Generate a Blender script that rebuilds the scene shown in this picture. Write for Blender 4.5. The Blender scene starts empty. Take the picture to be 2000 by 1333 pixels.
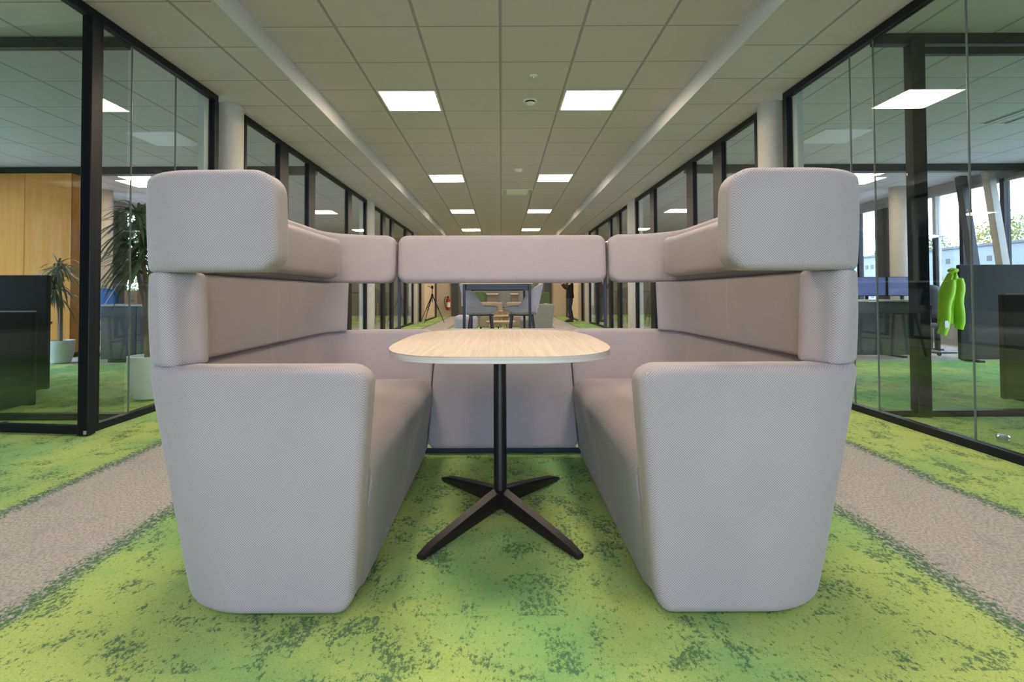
import bpy, math, random
from mathutils import Vector, Matrix
PI = math.pi
random.seed(7)
scene = bpy.context.scene
col = scene.collection

# ------------------------------------------------------------------ camera, sky, daylight, exposure
F_PX = 1048.0
cam_d = bpy.data.cameras.new('camera')
cam_d.sensor_fit = 'HORIZONTAL'
cam_d.sensor_width = 36.0
cam_d.lens = F_PX / 2000 * 36.0
cam_d.clip_start = 0.05
cam_d.clip_end = 300
PITCH = math.radians(1.25)
ROLL = math.radians(-0.23)
cam_d.shift_x = 0.0105
cam_d.shift_y = -(22.9 + 91.5) / 2000
cam = bpy.data.objects.new('camera', cam_d)
cam.location = (0, 0, 1.0)
cam.matrix_world = Matrix.Translation((0, 0, 1.0)) @ Matrix.Rotation(PI/2 + PITCH, 4, 'X') @ Matrix.Rotation(ROLL, 4, 'Z')
col.objects.link(cam)
scene.camera = cam

world = bpy.data.worlds.new('overcast_sky')
scene.world = world
world.use_nodes = True
wn = world.node_tree.nodes
wl = world.node_tree.links
bgn = wn['Background']
tc = wn.new('ShaderNodeTexCoord')
sx = wn.new('ShaderNodeSeparateXYZ')
wl.new(tc.outputs['Generated'], sx.inputs[0])
rp = wn.new('ShaderNodeValToRGB')
rp.color_ramp.elements[0].position = 0.0
rp.color_ramp.elements[0].color = (0.68, 0.79, 1.0, 1)
rp.color_ramp.elements[1].position = 0.6
rp.color_ramp.elements[1].color = (0.60, 0.73, 1.0, 1)
wl.new(sx.outputs['Z'], rp.inputs[0])
wl.new(rp.outputs[0], bgn.inputs['Color'])
bgn.inputs['Strength'].default_value = 9.0

LAMP = 29.0          # strength of the lit ceiling panels
vs = scene.view_settings
vs.view_transform = 'Standard'
vs.look = 'None'
vs.exposure = 0.6
vs.gamma = 1.0
vs.use_curve_mapping = False

def portal(name, loc, rot, sx_, sy_):
    d = bpy.data.lights.new(name, 'AREA')
    d.shape = 'RECTANGLE'
    d.size = sx_
    d.size_y = sy_
    d.cycles.is_portal = True
    o = bpy.data.objects.new(name, d)
    o.location = loc
    o.rotation_euler = rot
    col.objects.link(o)
# daylight enters by the two facades and by the gable window behind the camera
portal('daylight_facade_east', (8.62, 9.0, 1.7), (0, PI/2, 0), 2.6, 11.4)
portal('daylight_facade_west', (-8.62, 9.0, 1.7), (0, -PI/2, 0), 2.6, 11.4)
portal('daylight_gable', (0, -4.62, 1.65), (PI/2, 0, 0), 3.95, 3.0)

# ------------------------------------------------------------------ materials
def new_mat(name):
    m = bpy.data.materials.new(name)
    m.use_nodes = True
    nt = m.node_tree
    return m, nt, nt.nodes['Principled BSDF']

class N:
    """tiny node helper"""
    def __init__(s, nt): s.nt = nt
    def node(s, t, **kw):
        n = s.nt.nodes.new(t)
        for k, v in kw.items(): setattr(n, k, v)
        return n
    def link(s, a, b): s.nt.links.new(a, b)
    def val(s, x, sock):
        if hasattr(x, 'is_linked') or isinstance(x, bpy.types.NodeSocket): s.link(x, sock)
        else: sock.default_value = x
    def math(s, op, a, b=None, c=None, clamp=False):
        n = s.node('ShaderNodeMath', operation=op, use_clamp=clamp)
        s.val(a, n.inputs[0])
        if b is not None: s.val(b, n.inputs[1])
        if c is not None: s.val(c, n.inputs[2])
        return n.outputs[0]
    def noise(s, vec, scale, detail=2.0, rough=0.5, dist=0.0):
        n = s.node('ShaderNodeTexNoise')
        s.link(vec, n.inputs['Vector'])
        n.inputs['Scale'].default_value = scale
        n.inputs['Detail'].default_value = detail
        n.inputs['Roughness'].default_value = rough
        n.inputs['Distortion'].default_value = dist
        return n.outputs['Fac']
    def mapping(s, vec, scale=(1,1,1), loc=(0,0,0)):
        n = s.node('ShaderNodeMapping')
        s.link(vec, n.inputs['Vector'])
        n.inputs['Scale'].default_value = scale
        n.inputs['Location'].default_value = loc
        return n.outputs[0]
    def smooth(s, x, lo, hi):
        n = s.node('ShaderNodeMapRange', interpolation_type='SMOOTHSTEP')
        s.val(x, n.inputs['Value'])
        n.inputs['From Min'].default_value = lo
        n.inputs['From Max'].default_value = hi
        return n.outputs[0]
    def mix(s, f, a, b):
        n = s.node('ShaderNodeMix', data_type='RGBA')
        s.val(f, n.inputs[0])
        for x, k in ((a, 6), (b, 7)):
            if isinstance(x, bpy.types.NodeSocket): s.link(x, n.inputs[k])
            else: n.inputs[k].default_value = (*x[:3], 1)
        return n.outputs[2]
    def bump(s, h, bsdf, strength=0.3, dist=0.002):
        n = s.node('ShaderNodeBump')
        n.inputs['Strength'].default_value = strength
        n.inputs['Distance'].default_value = dist
        s.link(h, n.inputs['Height'])
        s.link(n.outputs[0], bsdf.inputs['Normal'])

def simple(name, c, rough=0.5, metal=0.0, nscale=30.0, namt=0.12, bump=0.0, spec=0.5):
    m, nt, b = new_mat(name)
    k = N(nt)
    t = k.node('ShaderNodeTexCoord').outputs['Object']
    f = k.noise(t, nscale, 3.0)
    lo = [x * (1 - namt) for x in c]
    hi = [min(1, x * (1 + namt)) for x in c]
    k.link(k.mix(f, lo, hi), b.inputs['Base Color'])
    b.inputs['Roughness'].default_value = rough
    b.inputs['Metallic'].default_value = metal
    b.inputs['Specular IOR Level'].default_value = spec
    if bump: k.bump(f, b, bump, 0.004)
    return m

def fabric(name, dark, light, p=0.0078, seams=()):
    """woven upholstery: pale thread dots over a darker ground, in metres of UV"""
    m, nt, b = new_mat(name)
    k = N(nt)
    uv = k.node('ShaderNodeUVMap').outputs[0]
    tcn = k.node('ShaderNodeTexCoord')
    q = k.node('ShaderNodeSeparateXYZ'); k.link(tcn.outputs['Object'], q.inputs[0])
    nr = k.node('ShaderNodeSeparateXYZ'); k.link(tcn.outputs['Normal'], nr.inputs[0])
    ax_, ay_, az_ = (k.math('ABSOLUTE', nr.outputs[i]) for i in range(3))
    side = k.math('GREATER_THAN', ax_, k.math('MAXIMUM', ay_, az_))
    flat = k.math('MULTIPLY', k.math('GREATER_THAN', az_, ay_), k.math('SUBTRACT', 1.0, side))
    # the cloth lies along the two axes of whichever way the surface faces
    a_ = k.math('ADD', k.math('MULTIPLY', q.outputs[1], side), k.math('MULTIPLY', q.outputs[0], k.math('SUBTRACT', 1.0, side)))
    b__ = k.math('ADD', k.math('MULTIPLY', q.outputs[1], flat), k.math('MULTIPLY', q.outputs[2], k.math('SUBTRACT', 1.0, flat)))
    s = k.node('ShaderNodeSeparateXYZ'); k.link(uv, s.inputs[0])
    u = s.outputs[0]
    su = k.math('SINE', k.math('MULTIPLY', a_, 2*PI/p))
    sv = k.math('SINE', k.math('MULTIPLY', b__, 2*PI/p))
    w = k.math('MULTIPLY', su, sv)
    w = k.math('MULTIPLY_ADD', w, 0.5, 0.5)
    wob = k.noise(tcn.outputs['Object'], 260.0, 2.0)
    w2 = k.math('MULTIPLY_ADD', k.math('SUBTRACT', wob, 0.5), 0.35, w)
    f = k.smooth(w2, 0.20, 0.90)
    big = k.noise(tcn.outputs['Object'], 5.0, 2.0)
    c = k.mix(f, dark, light)
    c = k.mix(k.math('MULTIPLY', k.smooth(big, 0.3, 0.7), 0.10), c, [x*0.8 for x in dark])
    for sv_ in seams:
        d = k.math('ABSOLUTE', k.math('SUBTRACT', u, sv_))
        e = k.math('SUBTRACT', 1.0, k.smooth(d, 0.0012, 0.0028))
        c = k.mix(k.math('MULTIPLY', e, 0.4), c, [min(1, x*1.25) for x in light])
    k.link(c, b.inputs['Base Color'])
    b.inputs['Roughness'].default_value = 0.85
    b.inputs['Specular IOR Level'].default_value = 0.25
    b.inputs['Sheen Weight'].default_value = 0.15
    k.bump(w2, b, 0.45, 0.0015)
    return m

def oak(name, a, b_, scale=(40, 2.2, 40), rough=0.35, spec=0.4):
    m, nt, b = new_mat(name)
    k = N(nt)
    t = k.node('ShaderNodeTexCoord').outputs['Object']
    n1 = k.noise(k.mapping(t, scale), 1.0, 5.0, 0.6, 0.6)
    n2 = k.noise(k.mapping(t, (scale[0]*5, scale[1]*1.5, scale[2]*5)), 1.0, 3.0, 0.6)
    c = k.mix(k.smooth(n1, 0.3, 0.7), a, b_)
    c = k.mix(k.math('MULTIPLY', k.smooth(n2, 0.55, 0.75), 0.35), c, [x*0.72 for x in a])
    k.link(c, b.inputs['Base Color'])
    b.inputs['Roughness'].default_value = rough
    b.inputs['Specular IOR Level'].default_value = spec
    k.bump(n2, b, 0.08, 0.001)
    return m

def glass(name, tint=(0.93, 0.95, 0.938), base=0.035, power=5.0):
    """thin pane: fresnel mix of a tinted clear pane and a mirror"""
    m = bpy.data.materials.new(name)
    m.use_nodes = True
    nt = m.node_tree
    nt.nodes.clear()
    k = N(nt)
    out = k.node('ShaderNodeOutputMaterial')
    mx = k.node('ShaderNodeMixShader')
    tr = k.node('ShaderNodeBsdfTransparent')
    tr.inputs['Color'].default_value = (*tint, 1)
    gl = k.node('ShaderNodeBsdfGlossy')
    gl.inputs['Roughness'].default_value = 0.0
    gl.inputs['Color'].default_value = (0.96, 1.0, 0.97, 1)
    geo = k.node('ShaderNodeNewGeometry')
    dp = k.node('ShaderNodeVectorMath', operation='DOT_PRODUCT')
    k.link(geo.outputs['Normal'], dp.inputs[0]); k.link(geo.outputs['Incoming'], dp.inputs[1])
    c = k.math('ABSOLUTE', dp.outputs['Value'])
    f = k.math('POWER', k.math('SUBTRACT', 1.0, c, clamp=True), power)
    # a pane has two faces; each gives its share of the reflection
    k.link(k.math('MULTIPLY_ADD', f, 0.96, 0.04), mx.inputs[0])
    k.link(tr.outputs[0], mx.inputs[1])
    k.link(gl.outputs[0], mx.inputs[2])
    k.link(mx.outputs[0], out.inputs[0])
    return m

def emit(name, c, s, base=0.8):
    m = bpy.data.materials.new(name)
    m.use_nodes = True
    nt = m.node_tree
    b = nt.nodes['Principled BSDF']
    k = N(nt)
    t = k.node('ShaderNodeTexCoord').outputs['Object']
    f = k.noise(t, 3.0)
    k.link(k.mix(f, [x*0.97 for x in c], c), b.inputs['Emission Color'])
    b.inputs['Emission Strength'].default_value = s
    b.inputs['Base Color'].default_value = (base, base, base, 1)
    return m

TW = 0.7136          # ceiling tile module
CZ = 3.315            # height of the corridor ceiling
SZ = 3.12            # height of the side ceilings
def ceiling_mat(name, x0, y0, xs=True, wx=0.014, wy=0.0085, c=(0.605, 0.54, 0.60)):
    m, nt, b = new_mat(name)
    k = N(nt)
    t = k.node('ShaderNodeTexCoord').outputs['Object']
    s = k.node('ShaderNodeSeparateXYZ'); k.link(t, s.inputs[0])
    def line(v, off, w):
        f = k.math('FRACT', k.math('ADD', k.math('DIVIDE', k.math('SUBTRACT', v, off), TW), 100.5))
        d = k.math('MULTIPLY', k.math('ABSOLUTE', k.math('SUBTRACT', f, 0.5)), TW)
        return k.math('SUBTRACT', 1.0, k.smooth(d, w*0.75, w*1.1))
    ly = line(s.outputs[1], y0, wy)
    l = ly
    if xs:
        l = k.math('MAXIMUM', line(s.outputs[0], x0, wx), ly)
    n1 = k.noise(t, 180.0, 3.0, 0.7)
    n2 = k.noise(t, 0.8, 2.0)
    tile = k.mix(k.smooth(n1, 0.35, 0.7), [x*0.93 for x in c], c)
    cc = k.mix(l, tile, [x*0.55 for x in c])
    k.link(cc, b.inputs['Base Color'])
    b.inputs['Roughness'].default_value = 0.9
    b.inputs['Specular IOR Level'].default_value = 0.2
    k.bump(k.math('MULTIPLY_ADD', l, -3.0, n1), b, 0.12, 0.002)
    return m

def carpet_mat():
    m, nt, b = new_mat('carpet')
    k = N(nt)
    t = k.node('ShaderNodeTexCoord').outputs['Object']
    s = k.node('ShaderNodeSeparateXYZ'); k.link(t, s.inputs[0])
    x, y = s.outputs[0], s.outputs[1]
    fine = k.noise(k.mapping(t, (1, 0.62, 1)), 70.0, 5.0, 0.78)
    grain = k.noise(t, 260.0, 2.0, 0.6)
    big = k.noise(t, 0.9, 2.0, 0.5)
    # carpet planks: every tile carries its own share of dark motif
    br = k.node('ShaderNodeTexBrick')
    k.link(k.mapping(t, (1, 1, 1), (0.13, 0.06, 0)), br.inputs['Vector'])
    br.inputs['Color1'].default_value = (0, 0, 0, 1)
    br.inputs['Color2'].default_value = (1, 1, 1, 1)
    br.inputs['Mortar'].default_value = (0.5, 0.5, 0.5, 1)
    br.inputs['Scale'].default_value = 1.0
    br.inputs['Mortar Size'].default_value = 0.0
    br.inputs['Brick Width'].default_value = 0.5
    br.inputs['Row Height'].default_value = 0.25
    br.offset = 0.5
    plank = k.node('ShaderNodeSeparateColor'); k.link(br.outputs['Color'], plank.inputs[0])
    pk = plank.outputs[0]
    sh = k.node('ShaderNodeCombineXYZ')
    k.link(k.math('MULTIPLY', pk, 23.7), sh.inputs[0]); k.link(k.math('MULTIPLY', pk, 11.3), sh.inputs[1])
    va = k.node('ShaderNodeVectorMath', operation='ADD')
    k.link(t, va.inputs[0]); k.link(sh.outputs[0], va.inputs[1])
    mid = k.noise(k.mapping(va.outputs[0], (1.25, 0.8, 1)), 5.5, 3.0, 0.6, 0.5)
    yellow = (0.49, 0.595, 0.175)
    green = (0.24, 0.455, 0.165)
    deep = (0.075, 0.165, 0.085)
    # big drift between lemon and grass green
    drift = k.math('ADD', k.math('MULTIPLY', big, 0.70), k.math('MULTIPLY', k.noise(t, 2.1, 4.0, 0.65), 0.40))
    g = k.mix(k.smooth(drift, 0.44, 0.67), yellow, green)
    g = k.mix(k.math('MULTIPLY', k.smooth(k.noise(t, 150.0, 3.0, 0.7), 0.42, 0.66), 0.30), g, [q*0.62 for q in green])
    # dark specks everywhere, gathering where the motif noise is high
    vein = k.math('ABSOLUTE', k.math('SUBTRACT', k.noise(k.mapping(t, (1, 0.7, 1), (7, 3, 1)), 34.0, 4.0, 0.7), 0.5))
    vein = k.math('SUBTRACT', 1.0, k.smooth(vein, 0.0, 0.035))
    spk = k.math('ADD', k.math('MULTIPLY', fine, 0.70), k.math('MULTIPLY', k.smooth(mid, 0.42, 0.72), 0.105))
    spk = k.math('ADD', spk, k.math('MULTIPLY', vein, 0.03))
    dk = k.smooth(spk, 0.406, 0.466)
    g = k.mix(k.math('MULTIPLY', dk, 0.86), g, deep)
    # taupe walkways either side of the booth
    ax = k.math('ABSOLUTE', x)
    wob = k.math('MULTIPLY', k.math('SUBTRACT', k.noise(t, 2.0, 3.0), 0.5), 0.10)
    fr2 = k.math('MULTIPLY', k.math('SUBTRACT', fine, 0.5), 0.42)
    e = k.math('SUBTRACT', k.math('ABSOLUTE', k.math('SUBTRACT', ax, 1.925)), 0.385)
    e1 = k.math('ADD', k.math('ADD', e, wob), fr2)
    strip = k.math('SUBTRACT', 1.0, k.smooth(e1, -0.012, 0.012))
    # a mossy fringe along the walkways
    fringe = k.math('SUBTRACT', 1.0, k.smooth(k.math('ABSOLUTE', k.math('ADD', e, wob)), 0.0, 0.10))
    fr3 = k.smooth(k.math('ADD', fine, k.math('MULTIPLY', fringe, 0.16)), 0.585, 0.66)
    fr3 = k.math('MULTIPLY', fr3, k.smooth(fringe, 0.0, 0.25))
    tn = k.noise(k.mapping(t, (1.2, 0.8, 1)), 85.0, 4.0, 0.75)
    ta = k.mix(k.smooth(tn, 0.38, 0.62), (0.31, 0.31, 0.32), (0.575, 0.505, 0.425))
    ta = k.mix(k.math('MULTIPLY', k.smooth(k.noise(k.mapping(t, (1, .4, 1)), 9.0, 4.0, 0.7), 0.52, 0.72), 0.45), ta, (0.27, 0.265, 0.315))
    c = k.mix(strip, g, ta)
    c = k.mix(k.math('MULTIPLY', fr3, 0.9), c, deep)
    # deeper in the offices the carpet turns to taupe
    far = k.math('MULTIPLY', k.smooth(ax, 3.1, 3.2), k.smooth(k.math('ADD', y, k.math('MULTIPLY', fine, 0.3)), 7.95, 8.1))
    c = k.mix(far, c, ta)
    k.link(c, b.inputs['Base Color'])
    b.inputs['Roughness'].default_value = 0.95
    b.inputs['Specular IOR Level'].default_value = 0.1
    h = k.math('ADD', k.noise(t, 190.0, 2.0, 0.7), k.math('MULTIPLY', dk, -0.5))
    k.bump(h, b, 0.55, 0.006)
    return m

M = {}
M['carpet'] = carpet_mat()
M['ceil_mid'] = ceiling_mat('ceiling_tiles', 0.0, 4.584)
M['ceil_side'] = ceiling_mat('side_ceiling_tiles', 3.32, 4.537, True)
M['ceil_office'] = ceiling_mat('office_ceiling_tiles', 3.32, 4.537, True, c=(0.66, 0.64, 0.65))
M['plaster'] = simple('white_plaster', (0.52, 0.51, 0.52), 0.8, 0, 40, 0.03)
M['cream'] = simple('cream_wall', (0.66, 0.52, 0.36), 0.8, 0, 30, 0.04)
M['tan'] = simple('tan_wall', (0.34, 0.26, 0.19), 0.8, 0, 20, 0.08)
M['greywall'] = simple('grey_wall', (0.20, 0.19, 0.18), 0.8, 0, 20, 0.06)
M['facade'] = simple('facade_wall', (0.38, 0.36, 0.35), 0.7, 0, 20, 0.05)
M['facade_dark'] = simple('dark_facade', (0.05, 0.055, 0.065), 0.6, 0, 20, 0.08)
M['concrete'] = simple('concrete', (0.50, 0.465, 0.425), 0.75, 0, 14, 0.10, 0.15)
M['frame'] = simple('black_metal', (0.0055, 0.0065, 0.010), 0.42, 0.0, 60, 0.1, 0.0, 0.22)
M['table_black'] = simple('matt_black_metal', (0.007, 0.007, 0.009), 0.36, 0.0, 60, 0.1)
M['leg_black'] = simple('brown_black_aluminium', (0.013, 0.009, 0.009), 0.45, 0.0, 60, 0.1, 0.0, 0.3)
M['navy'] = simple('navy_steel', (0.014, 0.020, 0.045), 0.35, 0.2, 60, 0.1)
M['fabric'] = fabric('woven_upholstery', (0.270, 0.225, 0.228), (0.448, 0.412, 0.436))
M['fabric_seam'] = fabric('seamed_upholstery', (0.270, 0.225, 0.228), (0.448, 0.412, 0.436), seams=(0.0,))
M['oak'] = oak('pale_oak', (0.47, 0.385, 0.31), (0.58, 0.50, 0.42), (75, 2.2, 75), 0.55, 0.25)
M['ply'] = None
M['glass'] = glass('partition_glass')
M['window_glass'] = glass('window_glass', (0.95, 0.97, 0.97))
M['lamp'] = emit('lit_panel', (1.0, 0.82, 0.63), LAMP)
M['diffuser_off'] = simple('white_diffuser', (0.78, 0.78, 0.78), 0.4, 0, 5, 0.02)
M['white'] = simple('white_plastic', (0.75, 0.75, 0.74), 0.4, 0, 30, 0.02)
M['ochre'] = oak('ochre_veneer', (0.51, 0.225, 0.045), (0.58, 0.275, 0.06), (14, 14, 1.0), 0.6, 0.1)
M['dark_grey'] = simple('charcoal_board', (0.030, 0.030, 0.034), 0.6, 0, 30, 0.15)
M['desk_screen'] = fabric('charcoal_felt', (0.018, 0.017, 0.019), (0.036, 0.034, 0.037), 0.012)
M['silver'] = simple('silver_metal', (0.6, 0.6, 0.62), 0.25, 0.9, 60, 0.05)
M['grey_shell'] = simple('grey_blue_upholstery', (0.36, 0.33, 0.42), 0.85, 0, 200, 0.2, 0.2)
M['grey_soft'] = simple('grey_upholstery', (0.22, 0.205, 0.20), 0.85, 0, 200, 0.2, 0.2)
M['beige_soft'] = simple('beige_upholstery', (0.31, 0.235, 0.18), 0.85, 0, 200, 0.15, 0.2)
M['green_soft'] = simple('olive_upholstery', (0.085, 0.12, 0.045), 0.85, 0, 200, 0.2, 0.2)
M['red'] = simple('red_enamel', (0.45, 0.02, 0.02), 0.3, 0, 30, 0.05)
M['rubber'] = simple('black_rubber', (0.01, 0.01, 0.01), 0.6, 0, 30, 0.05)
M['leaf'] = simple('dark_green_leaf', (0.085, 0.13, 0.055), 0.45, 0, 20, 0.4)
M['bark'] = simple('brown_bark', (0.16, 0.12, 0.08), 0.9, 0, 40, 0.3, 0.4)
M['pot'] = simple('pale_glazed_pot', (0.62, 0.68, 0.66), 0.35, 0, 10, 0.03)
M['soil'] = simple('dark_soil', (0.03, 0.02, 0.015), 0.95, 0, 90, 0.5, 0.5)
M['blue'] = simple('blue_mesh_fabric', (0.02, 0.12, 0.42), 0.7, 0, 80, 0.2)
M['hivis'] = simple('lime_jacket_cloth', (0.33, 0.62, 0.006), 0.6, 0, 9, 0.18, 0.3)
M['reflective'] = simple('reflective_tape', (0.62, 0.66, 0.66), 0.35, 0.2, 60, 0.05)
M['card'] = simple('brown_cardboard', (0.30, 0.17, 0.09), 0.8, 0, 30, 0.08)
M['screen_blue'] = emit('monitor_glow', (0.05, 0.075, 0.26), 0.75, 0.02)
M['jeans'] = simple('dark_blue_denim', (0.025, 0.035, 0.06), 0.85, 0, 90, 0.3)
M['jacket'] = simple('black_brown_cloth', (0.012, 0.009, 0.008), 0.9, 0, 60, 0.3)
M['skin'] = simple('skin', (0.52, 0.31, 0.22), 0.55, 0, 30, 0.06)
M['hair'] = simple('brown_hair', (0.05, 0.03, 0.02), 0.6, 0, 90, 0.3)
M['tree'] = simple('autumn_leaves', (0.20, 0.19, 0.03), 0.7, 0, 1.2, 0.55)
M['lime_tree'] = simple('green_leaves', (0.11, 0.15, 0.05), 0.7, 0, 1.2, 0.5)
M['clad'] = simple('pale_cladding', (0.155, 0.18, 0.19), 0.6, 0, 8, 0.03)
M['clad_window'] = simple('dark_window_glazing', (0.012, 0.014, 0.016), 0.2, 0, 8, 0.1)
M['oak_dark'] = oak('brown_oak', (0.36, 0.24, 0.15), (0.46, 0.32, 0.21), (6, 30, 30))
M['diffuser_grey'] = simple('light_grey_laminate', (0.34, 0.33, 0.33), 0.5, 0, 30, 0.05)
M['lamp_soft'] = emit('lamp_diffuser_glow', (1.0, 0.97, 0.9), 4.0)
M['clad_trim'] = simple('grey_parapet', (0.08, 0.09, 0.10), 0.6, 0, 8, 0.03)
M['tarmac'] = simple('grey_ground', (0.25, 0.26, 0.25), 0.9, 0, 8, 0.15)

def ply_mat():
    m, nt, b = new_mat('layered_ply_edge')
    k = N(nt)
    t = k.node('ShaderNodeTexCoord').outputs['Object']
    n = k.noise(k.mapping(t, (2, 2, 500)), 1.0, 3.0, 0.5)
    k.link(k.mix(k.smooth(n, 0.3, 0.7), (0.36, 0.315, 0.275), (0.60, 0.56, 0.53)), b.inputs['Base Color'])
    b.inputs['Roughness'].default_value = 0.5
    return m
M['ply'] = ply_mat()

# ------------------------------------------------------------------ mesh helpers
class MB:
    def __init__(s): s.v = []; s.f = []; s.uv = {}
    def add(s, vs_, fs):
        n = len(s.v)
        s.v += [tuple(p) for p in vs_]
        s.f += [tuple(i + n for i in f) for f in fs]
        return s
    def box(s, x0, x1, y0, y1, z0, z1):
        x0, x1 = min(x0, x1), max(x0, x1); y0, y1 = min(y0, y1), max(y0, y1)
        return s.add([(x0,y0,z0),(x1,y0,z0),(x1,y1,z0),(x0,y1,z0),(x0,y0,z1),(x1,y0,z1),(x1,y1,z1),(x0,y1,z1)],
                     [(0,3,2,1),(4,5,6,7),(0,1,5,4),(1,2,6,5),(2,3,7,6),(3,0,4,7)])
    def hexa(s, bottom, top):
        """bottom and top: four points each, counter-clockwise from above"""
        return s.add(list(bottom) + list(top), [(0,3,2,1),(4,5,6,7),(0,1,5,4),(1,2,6,5),(2,3,7,6),(3,0,4,7)])
    def bar(s, p, q, w, h=None, up=(0,0,1), w2=None, h2=None):
        h = w if h is None else h
        w2 = w if w2 is None else w2; h2 = h if h2 is None else h2
        p, q = Vector(p), Vector(q); d = (q - p).normalized()
        up = Vector(up)
        if abs(d.dot(up)) > 0.98: up = Vector((0,1,0))
        a = d.cross(up).normalized(); b = a.cross(d).normalized()
        def ring(o, w_, h_): return [o - a*w_/2 - b*h_/2, o + a*w_/2 - b*h_/2, o + a*w_/2 + b*h_/2, o - a*w_/2 + b*h_/2]
        return s.add(ring(p, w, h) + ring(q, w2, h2), [(0,1,2,3)[::1],(7,6,5,4),(0,4,5,1),(1,5,6,2),(2,6,7,3),(3,7,4,0)])
    def tube(s, pts, r, n=10, cap=True):
        pts = [Vector(p) for p in pts]
        rs = r if isinstance(r, (list, tuple)) else [r]*len(pts)
        base = len(s.v); pa = None
        for i, p in enumerate(pts):
            d = (pts[min(i+1, len(pts)-1)] - pts[max(i-1, 0)]).normalized()
            if pa is None:
                up = Vector((0,0,1)) if abs(d.z) < 0.9 else Vector((1,0,0))
                a = d.cross(up).normalized()
            else:
                a = (pa - d*pa.dot(d)).normalized()
            pa = a; b = d.cross(a)
            for j in range(n):
                t = 2*PI*j/n
                s.v.append(tuple(p + (a*math.cos(t) + b*math.sin(t))*rs[i]))
        for i in range(len(pts)-1):
            for j in range(n):
                k = (j+1) % n
                s.f.append((base+i*n+j, base+i*n+k, base+(i+1)*n+k, base+(i+1)*n+j))
        if cap:
            s.f.append(tuple(base+j for j in range(n))[::-1])
            s.f.append(tuple(base+(len(pts)-1)*n+j for j in range(n)))
        return s
    def lathe(s, prof, c=(0,0,0), n=28):
        """prof: (r, z) from bottom to top"""
        base = len(s.v)
        for r, z in prof:
            for j in range(n):
                t = 2*PI*j/n
                s.v.append((c[0]+r*math.cos(t), c[1]+r*math.sin(t), c[2]+z))
        for i in range(len(prof)-1):
            for j in range(n):
                k = (j+1) % n
                s.f.append((base+i*n+j, base+i*n+k, base+(i+1)*n+k, base+(i+1)*n+j))
        s.f.append(tuple(base+j for j in range(n))[::-1])
        s.f.append(tuple(base+(len(prof)-1)*n+j for j in range(n)))
        return s
    def cyl(s, c, r, h, n=28): return s.lathe([(r, 0), (r, h)], c, n)
    def grid(s, rows, uv=None):
        """rows of points, quads between"""
        base = len(s.v); w = len(rows[0])
        for r in rows: s.v += [tuple(p) for p in r]
        for i in range(len(rows)-1):
            for j in range(w-1):
                a = base+i*w+j
                s.f.append((a, a+1, a+1+w, a+w))
        return s
    def build(s, name, mat, parent=None, bevel=0.0, smooth=None, subd=0, world=True):
        me = bpy.data.meshes.new(name)
        off = Vector((0,0,0))
        if parent is not None and world:
            p = parent; off = Vector((0,0,0))
            while p is not None:
                off += Vector(p.location); p = p.parent
        me.from_pydata([(x-off.x, y-off.y, z-off.z) for x, y, z in s.v], [], s.f)
        if s.uv:
            l = me.uv_layers.new(name='UVMap')
            for li, loop in enumerate(me.loops):
                l.data[li].uv = s.uv.get(loop.vertex_index, (0,0))
        me.materials.append(mat)
        o = bpy.data.objects.new(name, me)
        col.objects.link(o)
        if parent is not None: o.parent = parent
        if bevel:
            b = o.modifiers.new('Bevel', 'BEVEL'); b.width = bevel; b.segments = 2; b.limit_method = 'ANGLE'; b.angle_limit = math.radians(40)
        if subd:
            b = o.modifiers.new('Subdivision', 'SUBSURF'); b.levels = subd; b.render_levels = subd
        if smooth is None: smooth = not bevel
        if smooth:
            me.shade_smooth()
            try: me.set_sharp_from_angle(angle=math.radians(38))
            except Exception: pass
        return o

def tag(o, label=None, cat=None, group=None, kind=None):
    if label: o['label'] = label
    if cat: o['category'] = cat
    if group: o['group'] = group
    if kind: o['kind'] = kind
    return o
def thing(name, loc, label, cat, group=None, rz=0.0):
    o = bpy.data.objects.new(name, None)
    o.empty_display_size = 0.1
    o.location = loc
    o.rotation_euler = (0, 0, rz)
    col.objects.link(o)
    return tag(o, label, cat, group)
def struct(o, label=None, cat='wall'):
    o['kind'] = 'structure'
    if label: o['label'] = label
    o['category'] = cat
    return o
def kids(o): return [c for c in list(bpy.data.objects) if c.parent == o]
def copy_tree(o, parent=None):
    c = o.copy(); col.objects.link(c)
    if parent is not None: c.parent = parent
    for ch in kids(o): copy_tree(ch, c)
    return c
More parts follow.
